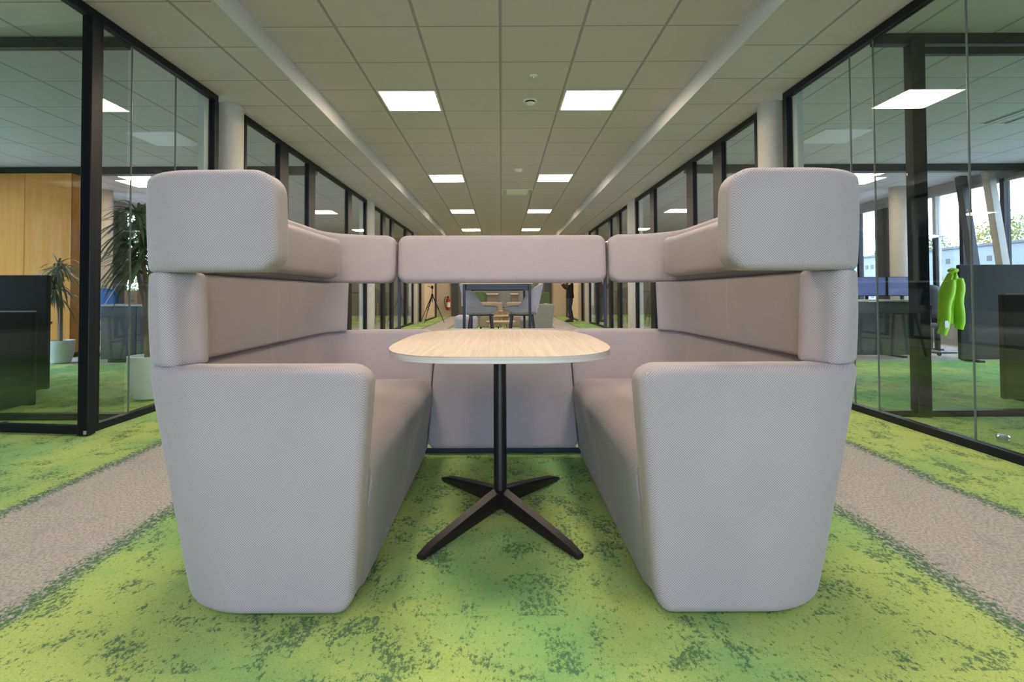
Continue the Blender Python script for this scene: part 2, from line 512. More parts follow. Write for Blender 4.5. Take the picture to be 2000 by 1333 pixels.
# ------------------------------------------------------------------ the shell of the floor
XG = 3.02            # corridor glass line
XF = 8.62            # facade line
Y0, Y1 = -4.7, 25.6
struct(MB().box(-XF-0.2, XF+0.2, Y0-0.2, Y1+0.3, -0.2, 0.0).build('floor', M['carpet'], smooth=False), 'lime green carpet with dark flecks and two taupe walkways', 'floor')
FX = 2.07            # fascia between corridor ceiling and the lower side ceilings
struct(MB().box(-FX-0.05, FX+0.05, Y0, Y1, CZ, CZ+0.1).build('ceiling', M['ceil_mid'], smooth=False), 'raised corridor ceiling of square white tiles', 'ceiling')
for s, nm in ((-1, 'ceiling_left'), (1, 'ceiling_right')):
    for x0_, x1_, n_, m_, l_ in ((FX+0.012, XG+0.04, nm, 'ceil_side', 'lower tiled ceiling strip along the %s glass wall'), (XG+0.04, XF-0.012, nm.replace('ceiling', 'ceiling_office'), 'ceil_office', 'white tiled ceiling of the %s offices')):
        struct(MB().box(min(s*x0_, s*x1_), max(s*x0_, s*x1_), Y0, Y1, SZ, SZ+0.12).build(n_, M[m_], smooth=False), l_ % ('left' if s < 0 else 'right'), 'ceiling')
    struct(MB().box(s*FX - 0.012, s*FX + 0.012, Y0, Y1, SZ - 0.004, CZ).build('trim_1' if s < 0 else 'trim_2', M['plaster'], smooth=False),
           'white ceiling step running above the %s walkway' % ('left' if s < 0 else 'right'), 'trim')

def lines_struct(name, label, cat='wall'):
    o = bpy.data.objects.new(name, None); col.objects.link(o)
    return struct(o, label, cat)

# glass walls of the corridor, bay by bay between the columns
FH = 0.055           # face width of the rails
COLS = [6.0, 12.3, 18.6]
def glass_run(side, y0, y1, posts, seams, label, bottom=True, y_open=None):
    s = -1 if side == 'left' else 1
    root = lines_struct('wall_' + side, label)
    x = s*XG
    MB().box(x-0.03, x+0.03, y0, y1, SZ-0.07, SZ-0.004).build('top_rail', M['frame'], root, bevel=0.004)
    yb = y0 if y_open is None else y_open
    MB().box(x-0.03, x+0.03, yb, y1, 0.0, 0.055).build('bottom_rail', M['frame'], root, bevel=0.004)
    for a, b in posts:
        MB().box(x-0.035, x+0.035, a, b, 0.055, SZ-0.07).build('post', M['frame'], root, bevel=0.004)
    # panes between posts and seams
    edges = sorted(posts + [(q-0.002, q+0.002) for q in seams])
    cur = yb
    for a, b in edges + [(y1, y1)]:
        if a - cur > 0.06:
            p = MB().box(x-0.0055, x+0.0055, cur, a, 0.055, SZ-0.07).build('glass_pane', M['glass'], root, smooth=False)
        cur = b
    for q in seams:
        MB().box(x-0.006, x+0.006, q-0.003, q+0.003, 0.055, SZ-0.07).build('pane_joint', M['joint'], root, smooth=False)
    # pale edge of the wall end beside the column
    return root
M['joint'] = simple('grey_green_joint', (0.12, 0.14, 0.13), 0.25, 0.0, 40, 0.1)
M['jamb'] = simple('pale_jamb', (0.62, 0.66, 0.68), 0.5, 0, 30, 0.03)

glass_run('left', -4.5, 5.65, [(3.905, 4.0), (5.57, 5.65)], [4.36, 4.95], 'left glass wall with black frame behind the left high-backed sofa', y_open=3.905)
glass_run('right', -4.5, 5.65, [(5.57, 5.65)], [1.2, 3.44, 4.31, 4.60], 'right glass wall with black frame behind the right high-backed sofa')
for k_, (ya, yb_) in enumerate(((6.22, 11.95), (12.60, 18.30))):
    d_ = max(0, ya - 6.30)
    for side in ('left', 'right'):
        ps = [(ya, ya+0.06), (7.22+d_, 7.52+d_), (8.31+d_, 8.60+d_), (10.45+d_, 10.72+d_), (yb_-0.10, yb_)]
        ps = [(a, min(b, yb_)) for a, b in ps if a < yb_-0.02]
        glass_run(side, ya, yb_, ps, [], '%s glass wall bay %s' % (side, ('between the first and second round columns', 'between the second and third round columns')[k_]))
for side in ('left', 'right'):
    s = -1 if side == 'left' else 1
    for yc in COLS:
        c = MB().lathe([(0.155, 0.0), (0.155, SZ)], (s*3.06, yc, 0), 40).build('column', M['concrete'])
        struct(c, 'round bare concrete column on the %s, %s' % (side, {6.0:'first behind the booth', 12.3:'second along the corridor', 18.6:'third along the corridor'}[yc]), 'column')
    # pale jamb strips seen beside the columns
    for yc in (5.52, 11.78, 18.15):
        struct(MB().box(s*3.05, s*3.11, yc-0.04, yc+0.04, 0, SZ).build('trim_3', M['jamb'], smooth=False), 'pale vertical jamb behind the %s glass at the column %s' % (side, {5.52:'nearest the booth', 11.78:'second along', 18.15:'third along'}[yc]), 'trim')
    # end of the corridor beyond the third columns
    struct(MB().box(s*2.84, s*3.02, 19.9, 22.9, 0.0, SZ).build('wall_' + side, M['cream'], smooth=False), 'cream wall past the last column on the %s' % side)
    struct(MB().box(s*2.83, s*3.0, 22.9, 23.5, 0.0, SZ).build('door_1' if s < 0 else 'door_2', M['frame'], smooth=False), 'dark door frame in the cream wall on the %s' % side, 'door')
    struct(MB().box(s*2.82, s*2.84, 19.9, 22.9, 0.0, 0.06).build('baseboard_' + side, M['frame'], smooth=False), 'dark baseboard of the far cream wall on the %s' % side, 'baseboard')
    p = lines_struct('door_3' if s < 0 else 'door_4', 'narrow dark framed glass door between column and cream wall on the %s' % side, 'door')
    MB().box(s*2.96, s*3.04, 18.9, 18.98, 0, SZ).build('post', M['frame'], p, bevel=0.004)
    MB().box(s*2.96, s*3.04, 19.78, 19.88, 0, SZ).build('post', M['frame'], p, bevel=0.004)
    MB().box(s*2.96, s*3.04, 18.98, 19.78, 2.5, 2.6).build('head_rail', M['frame'], p, bevel=0.004)
    MB().box(s*2.995, s*3.005, 18.98, 19.78, 0.02, 2.5).build('glass_pane', M['glass'], p, smooth=False)
    struct(MB().box(min(s*2.28, s*3.0), max(s*2.28, s*3.0), 24.6, 24.75, 0.0, SZ).build('wall_end', M['cream'], smooth=False), 'cream end wall on the %s of the far doorway' % side)
    # cross walls that close the offices
    struct(MB().box(min(s*3.05, s*XF), max(s*3.05, s*XF), 20.0, 20.15, 0.0, SZ).build('wall_cross', M['tan'], smooth=False), 'tan wall closing the %s offices' % side)
struct(MB().box(-XF, XF, Y1, Y1+0.2, 0.0, CZ+0.1).build('wall_back', M['greywall'], smooth=False), 'grey end wall of the corridor')
# doorway surround at the end of the corridor
for s, nm in ((-1, 'door_5'), (1, 'door_6')):
    p = lines_struct(nm, 'grey framed doorway at the corridor end, on the %s' % ('left' if s < 0 else 'right'), 'door')
    MB().box(s*1.98, s*2.28, 24.5, 24.75, 0, SZ).build('post', M['facade_dark'], p, bevel=0.01)
    MB().box(s*1.74, s*1.86, 24.9, 25.0, 0.45, SZ).build('jamb', M['plaster'], p, bevel=0.01)

# gable end behind the camera: wall with a wide window
g = lines_struct('wall_front', 'gable wall behind the photographer')
MB().box(-XF, -2.0, Y0, Y0+0.15, 0, CZ).build('wall_panel', M['greywall'], g, smooth=False)
MB().box(2.0, XF, Y0, Y0+0.15, 0, CZ).build('wall_panel', M['greywall'], g, smooth=False)
MB().box(-2.0, 2.0, Y0, Y0+0.15, 3.15, CZ).build('wall_panel', M['greywall'], g, smooth=False)
MB().box(-2.0, 2.0, Y0, Y0+0.15, 0, 0.15).build('wall_panel', M['greywall'], g, smooth=False)
w = lines_struct('window_1', 'wide gable window behind the photographer', 'window')
for xx in (-2.0, -0.667, 0.667, 2.0):
    MB().box(xx-0.04, xx+0.04, Y0, Y0+0.12, 0.15, 3.15).build('mullion', M['frame'], w, smooth=False)
for xx in (-2.0, -0.667, 0.667):
    MB().box(xx+0.04, xx+1.293, Y0+0.05, Y0+0.06, 0.15, 3.15).build('window_pane', M['window_glass'], w, smooth=False)

# facades left and right: sill, lintel, mullions and panes
FZ0, FZ1 = 0.42, 2.95
def facade(s):
    nm = 'left' if s < 0 else 'right'
    root = lines_struct('wall_facade_' + nm, 'outer facade of the %s offices' % nm)
    xa, xb = s*XF, s*(XF+0.2)
    MB().box(xa, xb, Y0, Y1, 0, FZ0).build('sill_wall', M['facade'], root, smooth=False)
    MB().box(xa, xb, Y0, Y1, FZ1, SZ+0.1).build('lintel', M['facade'], root, smooth=False)
    # solid piers; the long unseen end ones are added to block window reflections
    solids = [(-4.7, 3.4), (11.85, 12.35), (14.6, 25.6)]
    for a, b in solids:
        MB().box(xa, xb, a, b, FZ0, FZ1).build('pier_or_blocker', M['facade_dark'], root, smooth=False)
    muls = [5.4, 7.2, 8.35, 9.17, 10.0, 10.62, 11.45, 12.9, 13.7]
    for y in muls:
        MB().box(xa - s*0.03, xa + s*0.08, y-0.04, y+0.04, FZ0, FZ1).build('mullion', M['frame'] if y not in (10.62,) else M['facade'], root, smooth=False)
    MB().box(xa - s*0.02, xa + s*0.06, 3.4, 14.6, FZ0, FZ0+0.05).build('frame_rail', M['frame'], root, smooth=False)
    MB().box(xa - s*0.02, xa + s*0.06, 3.4, 14.6, FZ1-0.05, FZ1).build('frame_rail', M['facade'], root, smooth=False)
    edges = sorted([(y-0.04, y+0.04) for y in muls] + solids)
    cur = None
    for a, b in edges:
        if cur is not None and a - cur > 0.1:
            MB().box(xa + s*0.025, xa + s*0.035, cur, a, FZ0+0.05, FZ1-0.05).build('window_pane', M['window_glass'], root, smooth=False)
        cur = b
facade(-1); facade(1)
# leaning structural props just inside the facades
for s in (-1, 1):
    nm = 'left' if s < 0 else 'right'
    for k_, (yt, yb_, m_) in enumerate(((9.78, 9.22, 'facade_dark'), (9.24, 8.66, 'concrete'))):
        o = MB().bar((s*8.42, yt, SZ), (s*8.30, yb_, 0.0), 0.13, 0.13, up=(1,0,0)).build('slanted_column', M[m_], bevel=0.01)
        struct(o, 'leaning %s prop before the %s facade windows' % (('dark', 'beige')[k_], nm), 'column')
    o = MB().lathe([(0.17, 0), (0.17, SZ)], (s*8.0, 10.75, 0), 32).build('column', M['concrete'])
    struct(o, 'round concrete column standing inside the %s offices' % nm, 'column')
    # bulkhead beam across the offices
    struct(MB().box(min(s*3.06, s*XF), max(s*3.06, s*XF), 8.78, 8.92, SZ-0.12, SZ).build('trim_4', M['frame'], smooth=False), 'dark glazing head across the %s office ceiling' % nm, 'trim')
    # glazed cross partition at the near office
    p = lines_struct('wall_partition', 'black framed glass partition crossing the %s office beside the booth' % nm)
    MB().box(s*3.06, s*XF, 4.33, 4.40, SZ-0.09, SZ-0.004).build('top_rail', M['frame'], p, bevel=0.004)
    MB().box(s*3.06, s*XF, 4.33, 4.40, 0.0, 0.05).build('bottom_rail', M['frame'], p, bevel=0.004)
    if s > 0:
        MB().box(3.335, 3.445, 4.31, 4.40, 0.0, SZ-0.05).build('post', M['frame'], p, bevel=0.004)
        MB().box(3.46, 8.5, 4.34, 4.39, SZ-0.17, SZ-0.11).build('head_rail', M['frame'], p, bevel=0.004)
        MB().box(3.06, 3.32, 4.36, 4.37, 0.05, SZ-0.09).build('glass_pane', M['glass'], p, smooth=False)
        MB().box(3.46, 8.5, 4.36, 4.37, 0.05, SZ-0.17).build('glass_pane', M['glass'], p, smooth=False)
    else:
        MB().box(-8.5, -3.06, 4.36, 4.37, 0.05, SZ-0.09).build('glass_pane', M['glass'], p, smooth=False)
# open glass door of the left office, swung at right angles into the room
p = lines_struct('door_7', 'open glass door leaf with black stile beside the left glass wall', 'door')
p.location = (-2.98, 3.86, 0)
MB().box(-3.012, -2.937, 3.825, 3.90, 0.006, 3.03).build('door_stile', M['frame'], p, bevel=0.004)
def leaf(z0, z1, hy, nm, mt, bv_):
    q = [(-4.15, 3.99-hy, z0), (-3.012, 3.86-hy, z0), (-3.012, 3.86+hy, z0), (-4.15, 3.99+hy, z0)]
    MB().hexa(q, [(x, y, z1) for x, y, z in q]).build(nm, M[mt], p, bevel=bv_, smooth=False)
leaf(0.012, 0.075, 0.02, 'bottom_rail', 'frame', 0.003)
leaf(0.075, 3.0, 0.006, 'glass_pane', 'glass', 0.0)
MB().box(-2.958, -2.942, 3.812, 3.825, 0.018, 0.045).build('pivot', M['silver'], p, bevel=0.002)

# ------------------------------------------------------------------ ceiling lights and fittings
def ceiling_light(name, xc, yc, z, label, group, lit=True, w=0.63):
    t = thing(name, (xc, yc, z), label, 'ceiling light', group)
    h = w/2
    f = MB()
    for a, b, c_, d in ((-h-0.02, h+0.02, -h-0.02, -h), (-h-0.02, h+0.02, h, h+0.02), (-h-0.02, -h, -h, h), (h, h+0.02, -h, h)):
        f.box(xc+a, xc+b, yc+c_, yc+d, z-0.008, z)
    f.build('frame', M['white'], t, smooth=False)
    MB().box(xc-h, xc+h, yc-h, yc+h, z-0.006, z-0.001).build('diffuser', M['lamp'] if lit else M['diffuser_off'], t, smooth=False)
    return t
rows_ = [(6.365, 'first pair beyond the booth'), (10.647, 'second pair beyond the booth'), (14.928, 'third pair beyond the booth'), (19.21, 'fourth pair beyond the booth'),
         (23.49, 'farthest pair'), (2.083, 'pair right above the booth'), (-2.2, 'pair behind the photographer')]
for y, w_ in rows_:
    for s in (-1, 1):
        ceiling_light('ceiling_light', s*1.5*TW, y, CZ, 'lit square ceiling panel on the %s, %s' % ('left' if s < 0 else 'right', w_), 'lit square ceiling panels of the corridor')
for s in (-1, 1):
    nm = 'left' if s < 0 else 'right'
    for x, y, lit, w_ in ((4.53, 7.22, False, 'unlit square panel nearest the glass'), (6.75, 10.1, True, 'lit square panel beyond the dark ceiling beam'), (6.75, 14.4, True, 'lit square panel deep in the office')):
        ceiling_light('ceiling_light', s*x, y, SZ, '%s in the %s office ceiling' % (w_, nm), 'square panels of the office ceilings', lit)
sd = thing('smoke_detector', (0.355, 6.37, CZ), 'round white smoke detector with dark gap between the first two ceiling panels', 'smoke detector')
MB().lathe([(0.075, -0.012), (0.085, -0.006), (0.085, 0.0)], (0.355, 6.37, CZ)).build('base', M['white'], sd)
MB().lathe([(0.050, -0.028), (0.060, -0.012)], (0.355, 6.37, CZ)).build('sensor_gap', M['frame'], sd)
MB().lathe([(0.015, -0.050), (0.045, -0.044), (0.058, -0.028)], (0.355, 6.37, CZ)).build('cap', M['white'], sd)
for x in (6.07, 6.32):
    sv_ = thing('slot_vent', (x, 6.3, SZ), 'slim dark slot vent in the right office ceiling, %s' % ('nearer the glass' if x < 6.2 else 'nearer the windows'), 'ceiling vent', 'slot vents of the right office ceiling')
    MB().box(x-0.03, x+0.03, 5.9, 6.7, SZ-0.006, SZ).build('frame', M['white'], sv_, smooth=False)
    MB().box(x-0.018, x+0.018, 5.92, 6.68, SZ-0.009, SZ-0.006).build('slot', M['frame'], sv_, smooth=False)
sp = thing('sprinkler', (0.35, 5.63, CZ), 'small round white sprinkler cover nearer than the smoke detector', 'sprinkler')
MB().lathe([(0.030, -0.014), (0.040, -0.004), (0.040, 0)], (0.35, 5.63, CZ)).build('cover', M['white'], sp)
MB().lathe([(0.012, -0.035), (0.016, -0.014)], (0.35, 5.63, CZ)).build('head', M['silver'], sp)
sd2 = thing('smoke_detector', (0.33, 9.92, CZ), 'small white smoke detector between the second pair of ceiling panels', 'smoke detector')
MB().lathe([(0.075, -0.012), (0.085, 0.0)], (0.33, 9.92, CZ)).build('base', M['white'], sd2)
MB().lathe([(0.02, -0.05), (0.058, -0.036), (0.06, -0.012)], (0.33, 9.92, CZ)).build('cap', M['white'], sd2)
v = thing('ceiling_vent', (0.36, 12.1, CZ), 'square slotted air vent in the corridor ceiling', 'ceiling vent')
MB().box(0.02, 0.70, 11.76, 12.44, CZ-0.008, CZ).build('frame', M['white'], v, bevel=0.003)
MB().box(0.14, 0.58, 11.88, 12.32, CZ-0.014, CZ-0.008).build('grille', M['diffuser_off'], v, smooth=False)
for i in range(3):
    MB().box(0.05+i*0.03, 0.06+i*0.03, 11.82, 12.38, CZ-0.016, CZ-0.008).build('slat', M['greywall'], v, smooth=False)
    MB().box(0.61+i*0.03, 0.62+i*0.03, 11.82, 12.38, CZ-0.016, CZ-0.008).build('slat', M['greywall'], v, smooth=False)
for x, y, lb in ((3.34, 3.60, 'small silver door stop on the green carpet behind the right glass'), (-3.75, 4.06, 'small silver door stop behind the open left glass door')):
    t = thing('door_stop', (x, y, 0), lb, 'door stop')
    MB().lathe([(0.030, 0.0), (0.032, 0.02), (0.028, 0.025)], (x, y, 0)).build('base', M['silver'], t)
    MB().lathe([(0.036, 0.025), (0.038, 0.04), (0.030, 0.05)], (x, y, 0)).build('cap', M['silver'], t)
# ------------------------------------------------------------------ high-backed sofas of the booth
R_ = 0.26
RR_ = 0.42          # wider sweep at the rear corners
def xo(z):           # outer face of the back
    return 1.062 + 0.106*min(1.0, max(0.0, z)/0.74) - 0.020*max(0.0, z-0.74)
def yf(z): return 1.668 - 0.078*z
def yr(z): return 3.375 + 0.062*z
def samples(L, r, n, breaks=()):
    """parameter samples 0..L, dense near the ends"""
    out = []
    m = 7
    for i in range(m+1): out.append(r*(1-math.cos(PI/2*i/m)))
    for i in range(1, n): out.append(r + (L-2*r)*i/n)
    for i in range(m+1): out.append(L - r*(1-math.cos(PI/2*(m-i)/m)))
    out += list(breaks)
    return sorted(out)

def slab(L, H, t, rc, re, fpos, bulge=0.0, ns=40, nz=8, mb=None, uvoff=(0, 0), re_in=None, rz=None):
    """soft board L x H x t in (s, z, d); corners rc in the board plane, edges re; fpos maps to the room"""
    mb = mb or MB()
    S = samples(L, max(rc, re), ns); Z = samples(H, max(rc, re), nz)
    def plan(a, b):
        # square corners become round corners of radius rc; returns position and distance to the edge
        cx = min(max(a, rc), L-rc); cz = min(max(b, rc), H-rc)
        qx, qz = a-cx, b-cz
        if abs(qx) > 1e-9 and abs(qz) > 1e-9:
            l = math.hypot(qx, qz); k = max(abs(qx), abs(qz))/l
            qx, qz = qx*k, qz*k
            hq = math.hypot(qx, qz)
            return cx+qx, cz+qz, rc - hq, (qx/hq)**2
        return a, b, min(a, L-a, b, H-b), 1.0 if min(a, L-a) < min(b, H-b) else 0.0
    r_in = re if re_in is None else re_in
    rz = re if rz is None else rz
    def drop(dd, r):
        e = max(0.0, r - dd)
        return r - math.sqrt(max(0.0, r*r - e*e))
    def height(p, q, dd, wx, inner):
        if rc >= max(re, rz):
            h = t/2 - drop(dd, (r_in if inner else re)*wx + min(rz, r_in if inner else rz)*(1-wx))
        else:
            h = t/2 - drop(min(p, L-p), re) - drop(min(q, H-q), rz)
        if bulge:
            w = min(1.0, dd/0.16); h += bulge*(1-(1-w)**2)
        return h
    w = len(S); base = len(mb.v)
    for side in (1, -1):
        for b in Z:
            for a in S:
                p, q, dd, wx = plan(a, b)
                d = t/2 + side*height(p, q, dd, wx, side > 0)
                mb.uv[len(mb.v)] = (p + uvoff[0], q + uvoff[1])
                mb.v.append(tuple(fpos(p, q, d)))
    n1 = w*len(Z)
    for k in (0, 1):
        for i in range(len(Z)-1):
            for j in range(w-1):
                a = base + k*n1 + i*w + j
                f = (a, a+1, a+1+w, a+w)
                mb.f.append(f if k else f[::-1])
    rim = [(0, j) for j in range(w-1)] + [(i, w-1) for i in range(len(Z)-1)] + [(len(Z)-1, j) for j in range(w-1, 0, -1)] + [(i, 0) for i in range(len(Z)-1, 0, -1)]
    m = len(rim)
    for q in range(m):
        i, j = rim[q]; i2, j2 = rim[(q+1) % m]
        a, b = base+i*w+j, base+i2*w+j2
        mb.f.append((a, b, b+n1, a+n1)[::-1])
    return mb

def band(name, parent, sgn, dx, z0, z1, t, xef, xer, rc, re, mat, bulge=0.004, d0=0.0, trim=(0.0, 0.0), R=R_, re_in=None, rz=None, slant=0.0):
    """upholstered strip that wraps front return, back and rear return of a sofa; xef / xer: inner ends of the returns as functions of height"""
    zm = (z0+z1)/2
    Q = RR_
    L1 = max(0.0, xo(zm)-R-xef(zm)); L2 = R*PI/2; L3 = (yr(zm)-Q)-(yf(zm)+R); L4 = Q*PI/2; L5 = max(0.0, xo(zm)-Q-xer(zm))
    T = [0, L1, L1+L2, L1+L2+L3, L1+L2+L3+L4, L1+L2+L3+L4+L5]
    def fpos(s, zz, d):
        s = s + trim[0] + slant*(zz/(z1-z0)-0.5)*max(0.0, 1-s/0.25); d = d + d0
        z = z0 + zz
        X, YF, YR = xo(z), yf(z), yr(z)
        if s <= T[1] and L1 > 0:
            f = s/L1; x = xef(z) + (X-R-xef(z))*f; y = YF; nx, ny = 0, -1
        elif s <= T[2]:
            a = (s-T[1])/L2*PI/2; x = X-R+R*math.sin(a); y = YF+R-R*math.cos(a); nx, ny = math.sin(a), -math.cos(a)
        elif s <= T[3]:
            f = (s-T[2])/L3; x = X; y = YF+R + (YR-YF-R-Q)*f; nx, ny = 1, 0
        elif s <= T[4] or L5 <= 0:
            a = (s-T[3])/L4*PI/2; x = X-Q+Q*math.cos(a); y = YR-Q+Q*math.sin(a); nx, ny = math.cos(a), math.sin(a)
        else:
            f = (s-T[4])/L5; x = X-Q + (xer(z)-(X-Q))*f; y = YR; nx, ny = 0, 1
        x -= nx*d; y -= ny*d
        return (sgn*x + dx, y, z)
    L = T[5] - trim[0] - trim[1]
    ucen = T[2] + L3/2 - trim[0]
    mb = slab(L, z1-z0, t, rc, re, fpos, bulge, ns=int(L/0.035), nz=8, uvoff=(-ucen, 0), re_in=re_in, rz=rz)
    if sgn > 0: mb.f = [f[::-1] for f in mb.f]
    return mb.build(name, mat, parent, smooth=True)

def inner_base(z): return 0.466 - 0.088*z
def booth_sofa(sgn, dx, label):
    t = thing('high_backed_sofa', (sgn*0.80+dx, 2.52, 0.0), label, 'sofa', 'facing high-backed booth sofas')
    band('lower_shell', t, sgn, dx, 0.012, 0.782, 0.125, inner_base, lambda z: 0.462-0.07*z, 0.065, 0.034, M['fabric_seam'], re_in=0.018, rz=0.028)
    band('middle_backrest', t, sgn, dx, 0.780, 1.072, 0.150, lambda z: 0.90, lambda z: 0.72, 0.014, 0.045, M['fabric_seam'], 0.004, trim=(0.125, 0.30), rz=0.013, slant=0.04)
    band('upper_wing', t, sgn, dx, 1.071, 1.372, 0.125, lambda z: 0.664, lambda z: 0.660, 0.068, 0.034, M['fabric'], 0.004, rz=0.022)
    band('head_cushion', t, sgn, dx, 1.100, 1.330, 0.085, lambda z: 0.664, lambda z: 0.660, 0.050, 0.034, M['fabric'], 0.004, d0=0.115, trim=(0.62, 0.535))
    # seat block with a leaning front
    L = 1.54
    def fs(s, q, d): return s, q, d
    mb = MB()
    y0, y1 = 1.775, 3.285
    prof = []
    # profile in (x, z): front foot, front face, rounded nose, seat, back
    xb, xt, zt, r = 0.462, 0.414, 0.492, 0.085
    prof.append((xb+0.03, 0.02)); prof.append((xb, 0.035))
    nface = 10
    for i in range(1, nface+1):
        f = i/nface; prof.append((xb+(xt-xb)*f, 0.035+(zt-r-0.035)*f))
    for i in range(1, 9):
        a = PI/2*i/8; prof.append((xt+r-r*math.cos(a), zt-r+r*math.sin(a)))
    for i in range(1, 9):
        f = i/8; prof.append((xt+r+(0.92-xt-r)*f, zt - 0.012*f + 0.006*math.sin(PI*f)))
    prof.append((0.92, 0.02))
    ys = [y0 + (y1-y0)*i/30 for i in range(31)]
    acc = [0.0]
    for (a, b), (c_, d) in zip(prof, prof[1:]): acc.append(acc[-1]+math.hypot(c_-a, d-b))
    for y in ys:
        e = min(y-y0, y1-y)
        sh = 0.012*max(0.0, 1-e/0.02)**2
        for i, (x, z) in enumerate(prof):
            mb.uv[len(mb.v)] = (y-(y0+y1)/2, acc[i])
            mb.v.append((sgn*(x+sh)+dx, y, z-sh if z > 0.3 else z))
    w = len(prof)
    for i in range(len(ys)-1):
        for j in range(w-1):
            a = i*w+j
            f = (a, a+w, a+w+1, a+1)
            mb.f.append(f if sgn > 0 else f[::-1])
    for i in (0, len(ys)-1):
        f = tuple(i*w+j for j in range(w))
        mb.f.append(f)
    mb.build('seat', M['fabric_seam'], t, smooth=True)
    for yy in (1.95, 3.1):
        for xx in (0.60, 0.95):
            MB().cyl((sgn*xx+dx, yy, 0.0), 0.022, 0.025, 16).build('foot', M['rubber'], t)
    return t
booth_sofa(-1, 0.0, 'high-backed grey woven sofa with wing and arm on the left of the oak table')
booth_sofa(1, 0.012, 'high-backed grey woven sofa with wing and arm on the right of the oak table')

# linking screen between the two sofas
t = thing('linking_screen', (0.0, 3.42, 0.0), 'grey woven cross screen in two panels linking the sofas behind the oak table', 'screen')
def panel(name, z0, z1, hw0, hw1, rc, thick=0.115, rz_=None, re_=0.034):
    H = z1-z0; L = 2*max(hw0, hw1)
    def fpos(s, q, d):
        z = z0+q; f = q/H
        hw = hw0+(hw1-hw0)*f
        return ((s/L-0.5)*2*hw + 0.006, yr(z)-thick+d, z)
    mb = slab(L, H, thick, rc, re_, fpos, 0.004, ns=24, nz=10, uvoff=(-L/2, 0), rz=rz_)
    mb.f = [f[::-1] for f in mb.f]
    return mb.build(name, M['fabric'], t, smooth=True)
panel('lower_panel', 0.062, 0.782, 0.4575, 0.4072, 0.055, rz_=0.03, re_=0.014)
panel('upper_panel', 1.070, 1.372, 0.652, 0.652, 0.060)
for sx_ in (-0.668, 0.668):
    MB().box(sx_-0.009+0.006, sx_+0.009+0.006, 3.475, 3.495, 0.0, 1.33).build('post', M['navy'], t, bevel=0.002)
MB().box(-0.70, 0.712, 3.388, 3.426, 0.004, 0.036).build('floor_bar', M['navy'], t, bevel=0.003)

# ------------------------------------------------------------------ booth table
TC = (-0.008, 2.47)
t = thing('booth_table', (TC[0], TC[1], 0.0), 'pale oak topped table on a black four-star pedestal between the sofas', 'table')
def superellipse(a, b, e, n=96):
    pts = []
    for i in range(n):
        q = 2*PI*i/n
        c, s = math.cos(q), math.sin(q)
        pts.append((TC[0] + a*math.copysign(abs(c)**(2/e), c), TC[1] + b*math.copysign(abs(s)**(2/e), s)))
    return pts
def plate(name, z0, z1, mat, grow=0.0, cap_b=True, cap_t=True):
    mb = MB()
    p = superellipse(0.450+grow, 0.685+grow, 3.3)
    n = len(p)
    mb.v = [(x, y, z0) for x, y in p] + [(x, y, z1) for x, y in p]
    mb.f = [(i, (i+1) % n, n+(i+1) % n, n+i) for i in range(n)]
    mb.f.append(tuple(range(n))[::-1]); mb.f.append(tuple(range(n, 2*n)))
    return mb.build(name, mat, t, bevel=0.0008, smooth=False)
plate('edge_core', 0.768, 0.790, M['ply'])
plate('tabletop', 0.790, 0.7925, M['oak'], 0.0003)
MB().lathe([(0.031, 0.06), (0.0295, 0.075), (0.0295, 0.767)], (TC[0], TC[1], 0), 32).build('pedestal', M['table_black'], t)
MB().box(TC[0]-0.16, TC[0]+0.16, TC[1]-0.25, TC[1]+0.25, 0.760, 0.768).build('top_plate', M['table_black'], t, bevel=0.003)
MB().lathe([(0.030, 0.030), (0.045, 0.045), (0.043, 0.085), (0.033, 0.100)], (TC[0], TC[1], 0), 32).build('hub', M['leg_black'], t)
for sx_ in (-1, 1):
    for sy_ in (-1, 1):
        p0 = (TC[0]+sx_*0.012, TC[1]+sy_*0.018); p1 = (TC[0]+sx_*0.302, TC[1]+sy_*0.432)
        mb = MB()
        rows = []
        dxy = Vector((p1[0]-p0[0], p1[1]-p0[1])); ln = dxy.length; dxy /= ln; nn = Vector((-dxy.y, dxy.x))
        for i in range(9):
            f = i/8
            c = Vector(p0) + dxy*ln*f
            hw = 0.031 - 0.009*f
            zt = 0.088*(1-f)**0.9 + 0.026
            zb = 0.036*(1-f) + 0.004
            if i == 8: hw *= 0.8; zt -= 0.006
            ring = []
            for (u, v_) in ((-1, 0), (1, 0), (1, 0.75), (0.75, 1), (-0.75, 1), (-1, 0.75)):
                q = c + nn*hw*u*(0.75 if v_ == 0 else 1)
                ring.append((q.x, q.y, zb+(zt-zb)*v_))
            rows.append(ring + [ring[0]])
        mb.grid(rows)
        mb.f.append(tuple(range(6))[::-1]); mb.f.append(tuple(8*7+i for i in range(6)))
        leg = mb.build('leg', M['leg_black'], t, smooth=True)
        fp = Vector(p1) - dxy*0.02
        MB().cyl((fp.x, fp.y, 0.0), 0.011, 0.008, 16).build('foot_pad', M['rubber'], leg)
